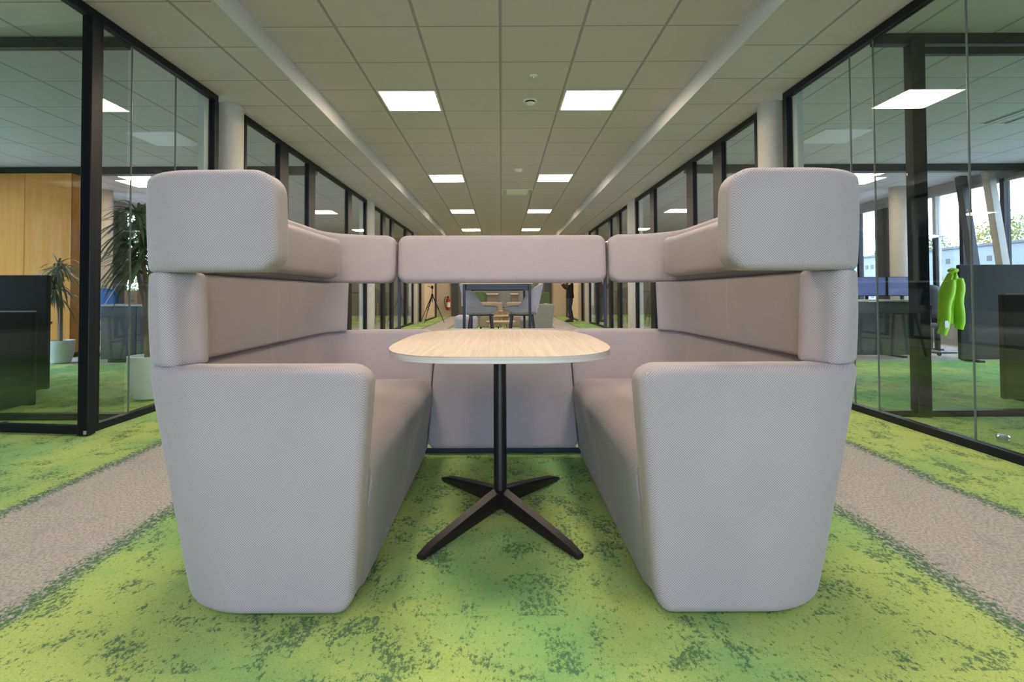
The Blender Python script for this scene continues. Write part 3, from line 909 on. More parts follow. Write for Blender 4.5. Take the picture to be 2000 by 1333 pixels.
# ------------------------------------------------------------------ far end of the corridor: lounge seen over the booth table
def lerp(a, b, f): return a + (b-a)*f
ht = thing('high_table', (-0.06, 9.0, 0), 'tall navy framed table with oak top and apron beyond the booth', 'table')
def htb(n, m, *a): return MB().box(*a).build(n, M[m], ht, bevel=0.003)
htb('tabletop', 'oak', -0.60, 0.47, 7.96, 10.04, 1.150, 1.178)
htb('apron', 'navy', -0.55, 0.43, 8.00, 8.035, 1.065, 1.150)
htb('apron', 'navy', -0.55, 0.43, 9.965, 10.0, 1.065, 1.150)
htb('apron', 'navy', -0.555, -0.52, 8.0, 10.0, 1.065, 1.150)
htb('apron', 'navy', 0.395, 0.43, 8.0, 10.0, 1.065, 1.150)
for x in (-0.575, 0.405):
    for y in (7.995, 9.965):
        htb('leg', 'navy', x, x+0.042, y, y+0.042, 0.0, 1.150)

def shell_chair(name, loc, rz, label, group, mat, seat_h, legm, w=0.50, frame_h=None, bar=True):
    """upholstered bucket chair facing +x in its own frame"""
    t = thing(name, loc, label, 'chair', group, rz)
    # seat pan, tapering to the front underside
    mb = MB()
    rows = []
    hw = w/2
    for i in range(9):
        f = i/8
        x = -0.24 + 0.50*f
        ww = hw*(1 - 0.10*f - 0.12*max(0, f-0.7)/0.3)
        zb = seat_h - 0.12 + 0.07*max(0, f-0.72)/0.28
        zt = seat_h + 0.012*math.sin(PI*f)
        rr = []
        for (u, v_) in ((-0.80, 0), (0.80, 0), (0.97, 0.25), (1, 0.7), (0.92, 1), (0, 1.08), (-0.92, 1), (-1, 0.7), (-0.97, 0.25)):
            rr.append((x, ww*u, zb + (zt-zb)*v_))
        rows.append(rr + [rr[0]])
    mb.grid(rows)
    mb.f.append(tuple(range(9))); mb.f.append(tuple(8*10+i for i in range(9))[::-1])
    mb.f = [f[::-1] for f in mb.f]
    mb.build('seat', M[mat], t, smooth=True, world=False)
    # wrap-around back
    mb = MB(); rows_o = []
    n = 21
    outer = []; inner = []
    for lv in range(7):
        g = lv/6
        ro, ri = [], []
        for i in range(n):
            a = lerp(-1.0, 1.0, i/(n-1))*math.radians(112)
            top = 0.40*(math.cos(a*0.76))**0.5
            z = seat_h - 0.03 + g*max(0.02, top)
            bx = -0.02 - 0.09*g
            rx, ry = 0.24, hw*(1-0.05*g)
            ro.append((bx - rx*math.cos(a), ry*math.sin(a), z))
            ri.append((bx - (rx-0.045)*math.cos(a), (ry-0.045)*math.sin(a), z))
        outer.append(ro); inner.append(ri)
    mb.grid(outer); mb.grid([r[::-1] for r in inner])
    nb = 7*n
    for i in range(n-1):
        a = 6*n+i; b_ = nb + 6*n + (n-1-i)
        mb.f.append((a, a+1, b_-1, b_)[::1])
        a = i; b_ = nb + (n-1-i)
        mb.f.append((a+1, a, b_, b_-1))
    for lv in range(6):
        a = lv*n; b_ = nb+lv*n+(n-1)
        mb.f.append((a, a+n, b_+n, b_))
        a = lv*n+n-1; b_ = nb+lv*n
        mb.f.append((a+n, a, b_, b_+n))
    mb.f = [f[::-1] for f in mb.f]
    mb.build('backrest', M[mat], t, smooth=True, world=False)
    fh = seat_h - 0.125
    MB().box(-0.19, 0.20, -0.17, 0.17, fh-0.018, fh).build('seat_frame', M[legm], t, bevel=0.003, world=False)
    for sx_ in (-1, 1):
        for sy_ in (-1, 1):
            MB().bar((sx_*0.16, sy_*0.15, fh-0.01), (sx_*0.25-0.01, sy_*0.22, 0.0), 0.030, 0.030, up=(1, 0, 0), w2=0.022, h2=0.022).build('leg', M[legm], t, bevel=0.003, world=False)
    if bar:
        z = 0.27
        for sx_ in (-1, 1):
            MB().bar((sx_*0.215, -0.19, z), (sx_*0.215, 0.19, z), 0.018, 0.018).build('footrest', M[legm], t, bevel=0.002, world=False)
    return t
shell_chair('bar_chair', (-0.33, 8.62, 0), 0.10, 'grey blue bar chair at the high table, back towards the left', 'bar chairs at the high table', 'grey_shell', 0.80, 'navy', 0.52)
shell_chair('bar_chair', (0.33, 8.62, 0), PI - 0.10, 'grey blue bar chair at the high table, back towards the right', 'bar chairs at the high table', 'grey_shell', 0.80, 'navy', 0.52)

# oak counter with stools far behind
ct = thing('counter', (0.0, 17.6, 0), 'long oak counter behind the lounge at the corridor end', 'counter')
MB().box(-1.05, 1.02, 17.3, 17.95, 0.98, 1.03).build('worktop', M['oak'], ct, bevel=0.006)
MB().box(-0.98, 0.95, 17.55, 17.9, 0.0, 0.98).build('body', M['oak_dark'], ct, bevel=0.004)
for x, mat, lb in ((0.10, 'grey_soft', 'grey bar chair in the middle of the oak counter'), (0.72, 'grey_soft', 'grey bar chair towards the right end of the oak counter'),
                   (-0.66, 'green_soft', 'olive green bar chair towards the left end of the oak counter'), (1.25, 'green_soft', 'olive green bar chair past the right end of the oak counter')):
    shell_chair('bar_chair', (x, 16.9, 0), PI/2, lb, 'bar chairs at the far oak counter', mat, 0.72, 'frame', 0.44)

# lounge group: armchairs, coffee tables
def lounge_chair(x, y, rz, label, mat, w=0.72):
    t = thing('lounge_chair', (x, y, 0), label, 'armchair', 'soft lounge chairs before the oak counter', rz)
    h = w/2
    MB().box(-0.34, 0.36, -h+0.09, h-0.09, 0.12, 0.42).build('seat', M[mat], t, bevel=0.05, world=False)
    MB().hexa([(-0.40,-h,0.12),(-0.24,-h,0.12),(-0.24,h,0.12),(-0.40,h,0.12)], [(-0.50,-h,0.78),(-0.37,-h,0.78),(-0.37,h,0.78),(-0.50,h,0.78)]).build('backrest', M[mat], t, bevel=0.04, world=False)
    for s in (-1, 1):
        MB().box(-0.30, 0.34, s*h, s*(h-0.10), 0.12, 0.56).build('armrest', M[mat], t, bevel=0.035, world=False)
        for xx in (-0.28, 0.28):
            MB().cyl((xx, s*(h-0.12), 0), 0.018, 0.13, 12).build('leg', M['frame'], t, world=False)
    return t
lounge_chair(-0.32, 14.6, -PI/2, 'beige armchair before the counter, on the left of the two', 'beige_soft')
lounge_chair(0.50, 14.6, -PI/2, 'beige armchair before the counter, on the right of the two', 'beige_soft')
pf = thing('pouf', (-0.75, 11.5, 0), 'grey rounded low pouf left of the round coffee tables', 'pouf', None)
MB().box(-0.99, -0.52, 11.2, 11.8, 0.05, 0.555).build('cushion', M['grey_shell'], pf, bevel=0.07)
MB().box(-0.93, -0.58, 11.26, 11.74, 0.0, 0.05).build('base', M['frame'], pf, smooth=False)

def coffee_table(x, y, r, h, label):
    t = thing('coffee_table', (x, y, 0), label, 'coffee table', 'round oak coffee tables')
    MB().lathe([(r*0.90, h-0.05), (r*0.985, h-0.035), (r, h-0.012), (r-0.006, h)], (x, y, 0), 36).build('tabletop', M['oak_dark'], t)
    for k in range(4):
        a = PI/4 + k*PI/2
        MB().tube([(x+r*0.55*math.cos(a), y+r*0.55*math.sin(a), h-0.05), (x+r*0.80*math.cos(a), y+r*0.80*math.sin(a), 0.0)], [0.022, 0.014], 12).build('leg', M['oak_dark'], t)
coffee_table(-0.02, 11.6, 0.33, 0.42, 'lower round oak coffee table seen under the bar chairs')
coffee_table(-0.10, 12.7, 0.36, 0.50, 'taller round oak coffee table behind the lower one')

ws = thing('lounge_sofa', (1.0, 11.9, 0), 'grey sofa with tall tapered side panel right of the coffee tables', 'sofa')
MB().hexa([(0.62,11.45,0.02),(1.06,11.45,0.02),(1.06,11.57,0.02),(0.62,11.57,0.02)], [(0.60,11.43,0.79),(1.135,11.43,0.79),(1.135,11.55,0.79),(0.60,11.55,0.79)]).build('side_panel', M['grey_soft'], ws, bevel=0.03)
MB().box(0.45, 1.0, 11.57, 13.1, 0.02, 0.46).build('seat', M['grey_soft'], ws, bevel=0.04)
MB().hexa([(0.98,11.57,0.02),(1.08,11.57,0.02),(1.08,13.2,0.02),(0.98,13.2,0.02)], [(1.03,11.55,0.78),(1.125,11.55,0.78),(1.125,13.2,0.78),(1.03,13.2,0.78)]).build('backrest', M['grey_soft'], ws, bevel=0.03)
gs = thing('high_screen', (1.12, 14.0, 0), 'dark olive upholstered screen behind the grey sofa', 'screen')
MB().box(0.98, 1.26, 13.95, 14.05, 0.06, 1.05).build('panel', M['green_soft'], gs, bevel=0.02)
for x in (1.03, 1.21):
    MB().box(x-0.03, x+0.03, 13.85, 14.15, 0.0, 0.06).build('foot', M['frame'], gs, bevel=0.004)

# camera tripod by the cream wall
tp = thing('tripod', (-2.45, 19.05, 0), 'black camera tripod standing before the far cream wall', 'tripod')
hub_ = Vector((-2.45, 19.05, 0.98))
for k, a in enumerate((2.85, 4.2, 6.0)):
    ft = Vector((hub_.x + 0.46*math.cos(a), hub_.y + 0.46*math.sin(a), 0.0))
    mid_ = hub_.lerp(ft, 0.52)
    lg = MB().tube([hub_, mid_], [0.020, 0.017], 10).build('leg', M['frame'], tp)
    MB().tube([mid_, ft], [0.012, 0.010], 10).build('lower_tube', M['frame'], lg)
MB().tube([(hub_.x, hub_.y, 0.72), (hub_.x, hub_.y, 1.22)], 0.013, 10).build('centre_column', M['frame'], tp)
MB().lathe([(0.03, 0), (0.045, 0.03), (0.03, 0.08)], (hub_.x, hub_.y, 0.94), 14).build('collar', M['frame'], tp)
MB().box(hub_.x-0.035, hub_.x+0.035, hub_.y-0.04, hub_.y+0.04, 1.20, 1.31).build('head', M['frame'], tp, bevel=0.01)
MB().tube([(hub_.x, hub_.y, 1.24), (hub_.x-0.16, hub_.y-0.05, 1.29)], 0.009, 8).build('handle', M['frame'], tp)

# fire extinguisher on the far end wall
fe = thing('fire_extinguisher', (-2.42, 24.47, 0.0), 'red fire extinguisher hanging on the far end wall', 'fire extinguisher')
fe.location.z = 0.30
MB().lathe([(0.078, 0.0), (0.088, 0.02), (0.088, 0.44), (0.06, 0.51), (0.03, 0.54)], (-2.42, 24.47, 0.30), 24).build('cylinder', M['red'], fe)
MB().lathe([(0.026, 0.54), (0.026, 0.60)], (-2.42, 24.47, 0.30), 16).build('valve', M['frame'], fe)
MB().box(-2.45, -2.39, 24.33, 24.50, 0.88, 0.92).build('handle', M['frame'], fe, bevel=0.005)
MB().lathe([(0.0885, 0.12), (0.0885, 0.34)], (-2.42, 24.47, 0.30), 24).build('instruction_label', M['white'], fe)
MB().tube([(-2.45, 24.45, 0.87), (-2.56, 24.42, 0.86), (-2.60, 24.42, 0.70), (-2.56, 24.43, 0.50), (-2.51, 24.44, 0.40)], 0.013, 10).build('hose', M['rubber'], fe)
MB().box(-2.46, -2.38, 24.56, 24.598, 0.40, 0.80).build('wall_bracket', M['frame'], fe, bevel=0.004)

# socket on the cream wall
so = thing('wall_socket', (-2.835, 20.6, 0.38), 'small dark socket low on the far cream wall', 'socket')
MB().box(-2.839, -2.822, 20.56, 20.64, 0.33, 0.43).build('plate', M['frame'], so, bevel=0.003)
MB().lathe([(0.026, 0.0), (0.026, 0.004)], (0, 0, 0), 16).build('insert', M['dark_grey'], so, world=False).matrix_local = Matrix.Translation((0.013, 0, 0)) @ Matrix.Rotation(PI/2, 4, 'Y')

# ------------------------------------------------------------------ person taking a photograph at the far end of the corridor
PX, PY = 2.46, 19.2
person = thing('person', (PX, PY, 0), 'person in black top and dark jeans raising a camera by the far right wall', 'person')
import bmesh
def skinned(name, verts, edges, mat, parent, subd=2, root=0):
    bm = bmesh.new()
    lay = bm.verts.layers.skin.verify()
    vv = []
    for i, v in enumerate(verts):
        q = bm.verts.new(v[:3]); q[lay].radius = (v[3], v[4] if len(v) > 4 else v[3]); q[lay].use_root = (i == root)
        vv.append(q)
    for a, b in edges: bm.edges.new((vv[a], vv[b]))
    me = bpy.data.meshes.new(name); bm.to_mesh(me); bm.free()
    o = bpy.data.objects.new(name, me); col.objects.link(o); o.parent = parent
    sk = o.modifiers.new('Skin', 'SKIN'); sk.use_smooth_shade = True
    ss = o.modifiers.new('Subdivision', 'SUBSURF'); ss.levels = subd; ss.render_levels = subd
    me.materials.append(M[mat])
    return o
# local frame: person faces -x (towards the corridor axis), stands at the origin
bv = [(0,0,0.94,0.075,0.09),(0,0,1.10,0.105,0.135),(0.0,0,1.28,0.12,0.165),(0,0,1.42,0.085,0.14),(-0.01,0,1.50,0.052,0.052),(-0.03,0,1.60,0.075,0.07),(-0.04,0,1.70,0.082,0.075),
      (0,0.085,0.80,0.058),(0.0,0.11,0.50,0.050),(0.02,0.12,0.26,0.052),(0.03,0.12,0.09,0.038),(-0.13,0.13,0.040,0.018),
      (0,-0.085,0.80,0.058),(-0.03,-0.10,0.50,0.050),(0.02,-0.10,0.26,0.052),(0.05,-0.10,0.09,0.038),(-0.11,-0.11,0.040,0.018),
      (0,0.19,1.41,0.056),(-0.10,0.23,1.17,0.044),(-0.28,0.12,1.36,0.034),(-0.36,0.08,1.43,0.028),
      (0,-0.19,1.41,0.056),(-0.12,-0.24,1.18,0.044),(-0.28,-0.13,1.36,0.034),(-0.36,-0.08,1.43,0.028)]
HEM = (0, 0, 0.81, 0.145, 0.16)
be = [(0,1),(1,2),(2,3),(3,4),(4,5),(5,6),(0,7),(7,8),(8,9),(9,10),(10,11),(0,12),(12,13),(13,14),(14,15),(15,16),(3,17),(17,18),(18,19),(19,20),(3,21),(21,22),(22,23),(23,24)]
skinned('body', bv, be, 'skin', person)
def offset_chain(ids, grow):
    bv_, be_ = bv + [HEM], be + [(25, 0)]
    m = {k: i for i, k in enumerate(ids)}
    vs_ = [tuple(list(bv_[k][:3]) + [bv_[k][3]+grow+(0.055 if k == 0 else 0), (bv_[k][4] if len(bv_[k]) > 4 else bv_[k][3])+grow]) for k in ids]
    es = [(m[a], m[b]) for a, b in be_ if a in m and b in m]
    return vs_, es
jv = [(0,0,0.93,0.10,0.12)] + [tuple(list(bv[k][:3]) + [bv[k][3]+0.026]) for k in (8,9,10)] + [tuple(list(bv[k][:3]) + [bv[k][3]+0.026]) for k in (13,14,15)] + [(0,0.085,0.79,0.105),(0,-0.085,0.79,0.105)]
skinned('jeans', jv, [(0,7),(7,1),(1,2),(2,3),(0,8),(8,4),(4,5),(5,6)], 'jeans', person)
skinned('black_top', *offset_chain([25,0,1,2,3,17,18,19,21,22,23], 0.022), 'jacket', person)
for s in (1, -1):
    MB().hexa([(-0.20,s*0.13-0.05,0.0),(0.09,s*0.13-0.045,0.0),(0.09,s*0.13+0.045,0.0),(-0.20,s*0.13+0.05,0.0)],
              [(-0.16,s*0.13-0.035,0.06),(0.085,s*0.13-0.045,0.13),(0.085,s*0.13+0.045,0.13),(-0.16,s*0.13+0.035,0.06)]).build('shoe', M['rubber'], person, bevel=0.02, world=False)
mb = MB(); mb.lathe([(0.06,-0.14),(0.095,-0.05),(0.105,0.03),(0.085,0.09),(0.03,0.12)], (0.0,0,1.68), 20); mb.build('hair', M['hair'], person, world=False)
for s in (-1, 1):
    MB().lathe([(0.006,-0.008),(0.010,0.0),(0.006,0.008)], (-0.115,s*0.03,1.685), 10).build('eye', M['rubber'], person, world=False)
MB().hexa([(-0.14,-0.014,1.635),(-0.10,-0.018,1.635),(-0.10,0.018,1.635),(-0.14,0.014,1.635)],[(-0.118,-0.006,1.685),(-0.10,-0.008,1.685),(-0.10,0.008,1.685),(-0.118,0.006,1.685)]).build('nose', M['skin'], person, bevel=0.006, world=False)
for s in (-1, 1):
    for k in range(4):
        z = 1.46 - k*0.018
        MB().tube([(-0.365,s*0.085,z),(-0.43,s*0.075,z+0.005),(-0.455,s*0.045,z+0.004),(-0.445,s*0.022,z)], [0.009,0.0085,0.008,0.007], 8).build('finger', M['skin'], person, world=False)
    MB().tube([(-0.36,s*0.07,1.44),(-0.375,s*0.05,1.475),(-0.40,s*0.035,1.49)], [0.010,0.009,0.008], 8).build('thumb', M['skin'], person, world=False)
cam_t = thing('photo_camera', (PX-0.45, PY, 1.40), 'black photo camera held by the standing person', 'camera')
MB().box(-0.045, 0.03, -0.07, 0.07, 0.0, 0.10).build('camera_body', M['rubber'], cam_t, bevel=0.008, world=False)
MB().lathe([(0.036, 0), (0.036, 0.10), (0.030, 0.102)], (0, 0, 0), 20).build('lens', M['frame'], cam_t, world=False).matrix_local = Matrix.Translation((-0.04, 0, 0.05)) @ Matrix.Rotation(-PI/2, 4, 'Y')

# ------------------------------------------------------------------ offices behind the glass
def desk(x0, x1, y0, y1, h, label, group, top='oak', front=True, side=True):
    t = thing('office_desk', ((x0+x1)/2, (y0+y1)/2, 0), label, 'desk', group)
    MB().box(x0, x1, y0, y1, h-0.025, h).build('desktop', M[top], t, bevel=0.003)
    for x in (x0+0.06, x1-0.06):
        MB().box(x-0.03, x+0.03, y0+0.10, y1-0.10, 0.0, 0.03).build('foot', M['dark_grey'], t, bevel=0.004)
        MB().box(x-0.03, x+0.03, (y0+y1)/2-0.05, (y0+y1)/2+0.05, 0.03, h-0.025).build('leg', M['dark_grey'], t, bevel=0.004)
    if front: MB().box(x0+0.02, x1-0.02, y0+0.01, y0+0.035, 0.06, h-0.03).build('modesty_panel', M['dark_grey'], t, bevel=0.002)
    return t
def desk_screen(x0, x1, y, z0, z1, label, group, thick=0.05, along='x'):
    t = thing('desk_divider', ((x0+x1)/2, y, z0), label, 'divider', group)
    if along == 'x': a = (x0, x1, y-thick/2, y+thick/2)
    else: a = (y-thick/2, y+thick/2, x0, x1); t.location = (y, (x0+x1)/2, z0)
    MB().box(*a, z0+(0.03 if z0 < 0.05 else 0), z1).build('panel', M['desk_screen'], t, bevel=0.012)
    if z0 < 0.05:
        L_ = x1-x0
        for f in (0.12, 0.88):
            c_ = x0 + L_*f
            if along == 'x': MB().box(c_-0.04, c_+0.04, y-0.16, y+0.16, 0.0, 0.03).build('foot', M['frame'], t, bevel=0.003)
            else: MB().box(y-0.16, y+0.16, c_-0.04, c_+0.04, 0.0, 0.03).build('foot', M['frame'], t, bevel=0.003)
    return t
def office_chair(x, y, rz, label, mat='dark_grey', base='silver'):
    t = thing('office_chair', (x, y, 0), label, 'office chair', 'swivel chairs of the offices', rz)
    mb = MB()
    mb.box(-0.23, 0.23, -0.23, 0.23, 0.44, 0.52)
    mb.build('seat', M[mat], t, bevel=0.035, world=False)
    rows = []
    for i in range(9):
        f = i/8; z = 0.60+0.50*f
        hw = 0.20+0.04*math.sin(PI*f)-0.05*f*f
        rows.append([(-0.24-0.06*f-0.04*math.cos(u*1.2)+0.04, hw*u, z+0.02*math.cos(u*2)) for u in (-1,-.7,-.35,0,.35,.7,1)])
    mb = MB(); mb.grid(rows)
    b_ = mb.build('backrest', M[mat], t, world=False, smooth=True)
    so_ = b_.modifiers.new('Solidify', 'SOLIDIFY'); so_.thickness = 0.035; so_.offset = 0
    MB().tube([(-0.05,0,0.45),(-0.24,0,0.44),(-0.29,0,0.62),(-0.30,0,0.80)], 0.018, 10).build('back_stem', M['frame'], t, world=False)
    MB().cyl((0,0,0.09), 0.028, 0.36, 16).build('gas_lift', M['frame'], t, world=False)
    for k in range(5):
        a = 2*PI*k/5+0.3
        b_ = MB().bar((0,0,0.11), (0.31*math.cos(a),0.31*math.sin(a),0.075), 0.045, 0.035, w2=0.028, h2=0.022).build('base_arm', M[base], t, bevel=0.004, world=False)
        MB().lathe([(0.012,-0.028),(0.028,-0.02),(0.028,0.02),(0.012,0.028)], (0,0,0), 12).build('castor', M['rubber'], b_, world=False).matrix_local = Matrix.Translation((0.31*math.cos(a),0.31*math.sin(a),0.031)) @ Matrix.Rotation(a, 4, 'Z') @ Matrix.Rotation(PI/2, 4, 'X')
    for s in (-1, 1):
        MB().tube([(-0.05,s*0.24,0.46),(-0.05,s*0.29,0.47),(-0.05,s*0.29,0.66)], 0.014, 8).build('arm_post', M['frame'], t, world=False)
        MB().box(-0.15, 0.12, s*0.29-0.04, s*0.29+0.04, 0.66, 0.69).build('armrest', M['frame'], t, bevel=0.01, world=False)
    return t
def monitor(x, y, z, rz, label, on=True, w=0.56):
    t = thing('computer_monitor', (x, y, z), label, 'monitor', 'computer monitors on the office desks', rz)
    MB().box(-w/2, w/2, -0.018, 0.018, 0.14, 0.48).build('casing', M['frame'], t, bevel=0.005, world=False)
    MB().box(-w/2+0.012, w/2-0.012, -0.020, -0.018, 0.155, 0.468).build('screen', M['screen_blue'] if on else M['dark_grey'], t, smooth=False, world=False)
    MB().box(-0.025, 0.025, 0.018, 0.045, 0.015, 0.30).build('stand', M['frame'], t, bevel=0.004, world=False)
    MB().box(-0.12, 0.12, -0.06, 0.12, 0.0, 0.015).build('foot', M['frame'], t, bevel=0.004, world=False)
    return t

# left office: desk cluster by the open door
gdl = 'office desks behind the left glass'
desk_screen(-6.4, -4.15, 4.79, 0.0, 0.86, 'low dark panel closest behind the open left glass door', 'charcoal dividers in the offices', 0.04)
desk(-6.6, -4.76, 4.90, 5.50, 0.85, 'oak topped desk tucked behind the low dark panel in the left office', gdl, front=False)
desk_screen(-6.8, -4.73, 5.62, 0.0, 1.22, 'tall charcoal divider behind the near left desk', 'charcoal dividers in the offices')
office_chair(-5.70, 6.30, 2.2, 'black swivel chair with silver star base behind the tall left divider')
office_chair(-6.75, 6.6, 1.2, 'black swivel chair farthest left behind the tall left divider')
oc = thing('storage_wall', (-7.6, 8.95, 0), 'ochre veneered tall storage wall in the left office', 'cabinet')
xs_ = [-8.5, -7.73, -6.97]
for a, b in zip(xs_, xs_[1:]):
    MB().box(a+0.003, b-0.003, 8.68, 8.70, 0.08, 2.995).build('door', M['ochre'], oc, bevel=0.002)
MB().box(-8.5, -6.97, 8.70, 9.25, 0.08, 2.995).build('carcass', M['ochre'], oc, smooth=False)
MB().box(-8.48, -6.99, 8.72, 9.2, 0.0, 0.08).build('plinth', M['frame'], oc, smooth=False)

lc = thing('low_cabinet', (-5.45, 8.3, 0), 'low charcoal cabinet with grey top in the left office', 'cabinet')
MB().box(-5.98, -4.9, 8.02, 8.45, 0.05, 0.84).build('body', M['dark_grey'], lc, bevel=0.004)
MB().box(-6.05, -4.85, 8.00, 8.48, 0.84, 0.87).build('top', M['diffuser_grey'], lc, bevel=0.004)
for a in (-5.97, -5.44):
    MB().box(a+0.004, a+0.526, 8.0, 8.02, 0.06, 0.835).build('door', M['dark_grey'], lc, bevel=0.002)
MB().box(-5.9, -4.95, 8.06, 8.4, 0.0, 0.05).build('plinth', M['frame'], lc, smooth=False)
bx = thing('cardboard_box', (-5.62, 8.24, 0.87), 'brown printed cardboard box on the low charcoal cabinet', 'box')
MB().box(-5.72, -5.52, 8.14, 8.34, 0.87, 1.08).build('carton', M['card'], bx, bevel=0.003)
MB().box(-5.66, -5.57, 8.138, 8.14, 0.98, 0.995).build('printed_band', M['blue'], bx, smooth=False)
MB().box(-5.665, -5.565, 8.138, 8.14, 0.90, 0.94).build('printed_band', M['bark'], bx, smooth=False)
office_chair(-6.42, 8.98, 1.57, 'blue mesh swivel chair behind the low charcoal cabinet', 'blue')
desk(-7.7, -6.0, 11.6, 12.4, 0.76, 'far desk before the windows in the left office', gdl)
monitor(-6.75, 12.1, 0.76, 0.2, 'dark monitor on the far left desk', False)

def dracaena(x, y, pot_r, pot_h, heads, label, seed, leaf_len=0.5, n=70, xmax=99.0):
    rng = random.Random(seed)
    t = thing('potted_dracaena', (x, y, 0), label, 'plant', 'dracaenas in pale pots')
    MB().lathe([(pot_r*0.55, 0.0), (pot_r*0.72, 0.02), (pot_r*0.93, pot_h*0.45), (pot_r, pot_h*0.85), (pot_r*0.98, pot_h), (pot_r*0.88, pot_h), (pot_r*0.86, pot_h*0.93)], (x, y, 0), 36).build('pot', M['pot'], t)
    MB().lathe([(pot_r*0.86, pot_h*0.88), (pot_r*0.5, pot_h*0.92)], (x, y, 0), 24).build('soil', M['soil'], t)
    for hx, hy, hz in heads:
        top = Vector((x+hx, y+hy, hz))
        MB().tube([(x+hx*0.2, y+hy*0.2, pot_h*0.85), (x+hx*0.5+0.02, y+hy*0.5, lerp(pot_h, hz, 0.5)), top], [0.026, 0.022, 0.017], 10).build('trunk', M['bark'], t)
        mb = MB()
        for i in range(n):
            a = rng.uniform(0, 2*PI); el = rng.uniform(-0.35, 1.25); L = leaf_len*rng.uniform(0.7, 1.1)
            if top.x + math.cos(a)*L*1.05 > xmax: a = PI - a
            d = Vector((math.cos(a)*math.cos(el), math.sin(a)*math.cos(el), math.sin(el)))
            side = Vector((-math.sin(a), math.cos(a), 0))
            p = top + Vector((0, 0, rng.uniform(-0.16, 0.06)))
            rows = []
            droop = rng.uniform(0.5, 1.3)
            for j in range(7):
                f = j/6
                q = p + d*L*f + Vector((0, 0, -droop*L*f*f*0.75))
                wd = 0.017*(0.55+1.2*f)*(1-f)**0.6 + 0.001
                fold = Vector((0, 0, 0.006*(1-f)))
                rows.append([q - side*wd + fold, q, q + side*wd + fold])
            mb.grid(rows)
        mb.build('foliage', M['leaf'], t, smooth=True)
    return t
dracaena(-3.40, 5.22, 0.20, 0.42, [(-0.14, 0.0, 1.74), (-0.24, 0.10, 1.38), (-0.04, 0.06, 1.50)], 'tall dracaena in pale pot behind the left glass next to the booth', 11, 0.46, 75, -3.06)
dracaena(-6.55, 8.0, 0.17, 0.34, [(-0.06, 0.0, 1.42), (-0.16, 0.05, 1.15)], 'smaller dracaena in pale pot beside the ochre storage wall', 12, 0.42, 60, -6.1)
dracaena(-6.0, 10.2, 0.2, 0.40, [(0.0, 0.0, 2.0), (0.2, 0.1, 1.6)], 'dracaena standing by the far windows of the left office', 13, 0.55, 60)

# right office
gdr = 'office desks behind the right glass'
desk(5.05, 6.22, 8.10, 8.9, 0.89, 'raised dark fronted desk with oak edge behind the right sofa', gdr)
monitor(6.45, 9.45, 0.80, -0.05, 'blue lit monitor on the right office desk, left one of two', True, 0.60)
monitor(7.08, 9.45, 0.80, 0.05, 'blue lit monitor on the right office desk, right one of two', True, 0.60)
desk(6.1, 7.6, 9.1, 9.85, 0.80, 'desk with two monitors before the right windows', gdr, front=False)
office_chair(6.6, 8.6, 1.7, 'black swivel chair before the two blue monitors')
office_chair(5.45, 9.45, 1.4, 'black swivel chair behind the raised right desk')
dv = desk_screen(6.62, 8.2, 7.78, 0.0, 1.40, 'tall charcoal divider holding the green jacket', 'charcoal dividers in the offices', 0.06)
desk_screen(4.55, 6.6, 4.90, 0.0, 0.98, 'dark low divider closest behind the right glass partition', 'charcoal dividers in the offices', 0.05)
desk(5.42, 7.2, 5.0, 5.78, 0.985, 'raised desk behind the low right divider', gdr, front=False)
# jacket over the end of the divider
jk = thing('jacket', (6.42, 7.76, 0.42), 'bright lime green jacket hanging from the end of the tall divider', 'jacket')
def cloth(name, rows, th, mat, parent):
    mb = MB(); mb.grid(rows)
    o = mb.build(name, M[mat], parent, smooth=True)
    m_ = o.modifiers.new('Solidify', 'SOLIDIFY'); m_.thickness = th; m_.offset = 0
    s_ = o.modifiers.new('Subdivision', 'SUBSURF'); s_.levels = 1; s_.render_levels = 2
    return o
def jacket_body():
    rows = []
    for i in range(12):
        f = i/11; z = 1.30 - 0.76*f
        hw = 0.05 + 0.10*min(1, f*3.2) + 0.04*f
        cx = 6.475 - 0.05*f
        rows.append([(cx + hw*u, 7.715 - 0.07*math.cos(u*1.5) - 0.018*math.sin(u*9+f*4), z - 0.02*abs(u)) for u in [k/5-1 for k in range(11)]])
    return rows
cloth('body_cloth', jacket_body(), 0.02, 'hivis', jk)
def sleeve(x0, z0, x1, z1, y):
    pts = [(lerp(x0, x1, f) + 0.015*math.sin(f*9), y + 0.015*math.sin(f*7), lerp(z0, z1, f)) for f in [k/8 for k in range(9)]]
    return MB().tube(pts, [0.040, 0.060, 0.066, 0.060, 0.058, 0.062, 0.056, 0.058, 0.054], 14)
sl = sleeve(6.40, 1.18, 6.24, 0.40, 7.62).build('sleeve', M['hivis'], jk)
MB().box(6.235, 6.29, 7.553, 7.565, 0.50, 0.60).build('reflective_tape', M['reflective'], sl, smooth=False)
sleeve(6.53, 1.20, 6.50, 0.48, 7.64).build('sleeve', M['hivis'], jk)
MB().tube([(6.42, 7.67, 1.27), (6.46, 7.65, 1.31), (6.51, 7.66, 1.32), (6.55, 7.70, 1.31), (6.50, 7.73, 1.335), (6.44, 7.71, 1.31)], 0.025, 10).build('collar', M['hivis'], jk)
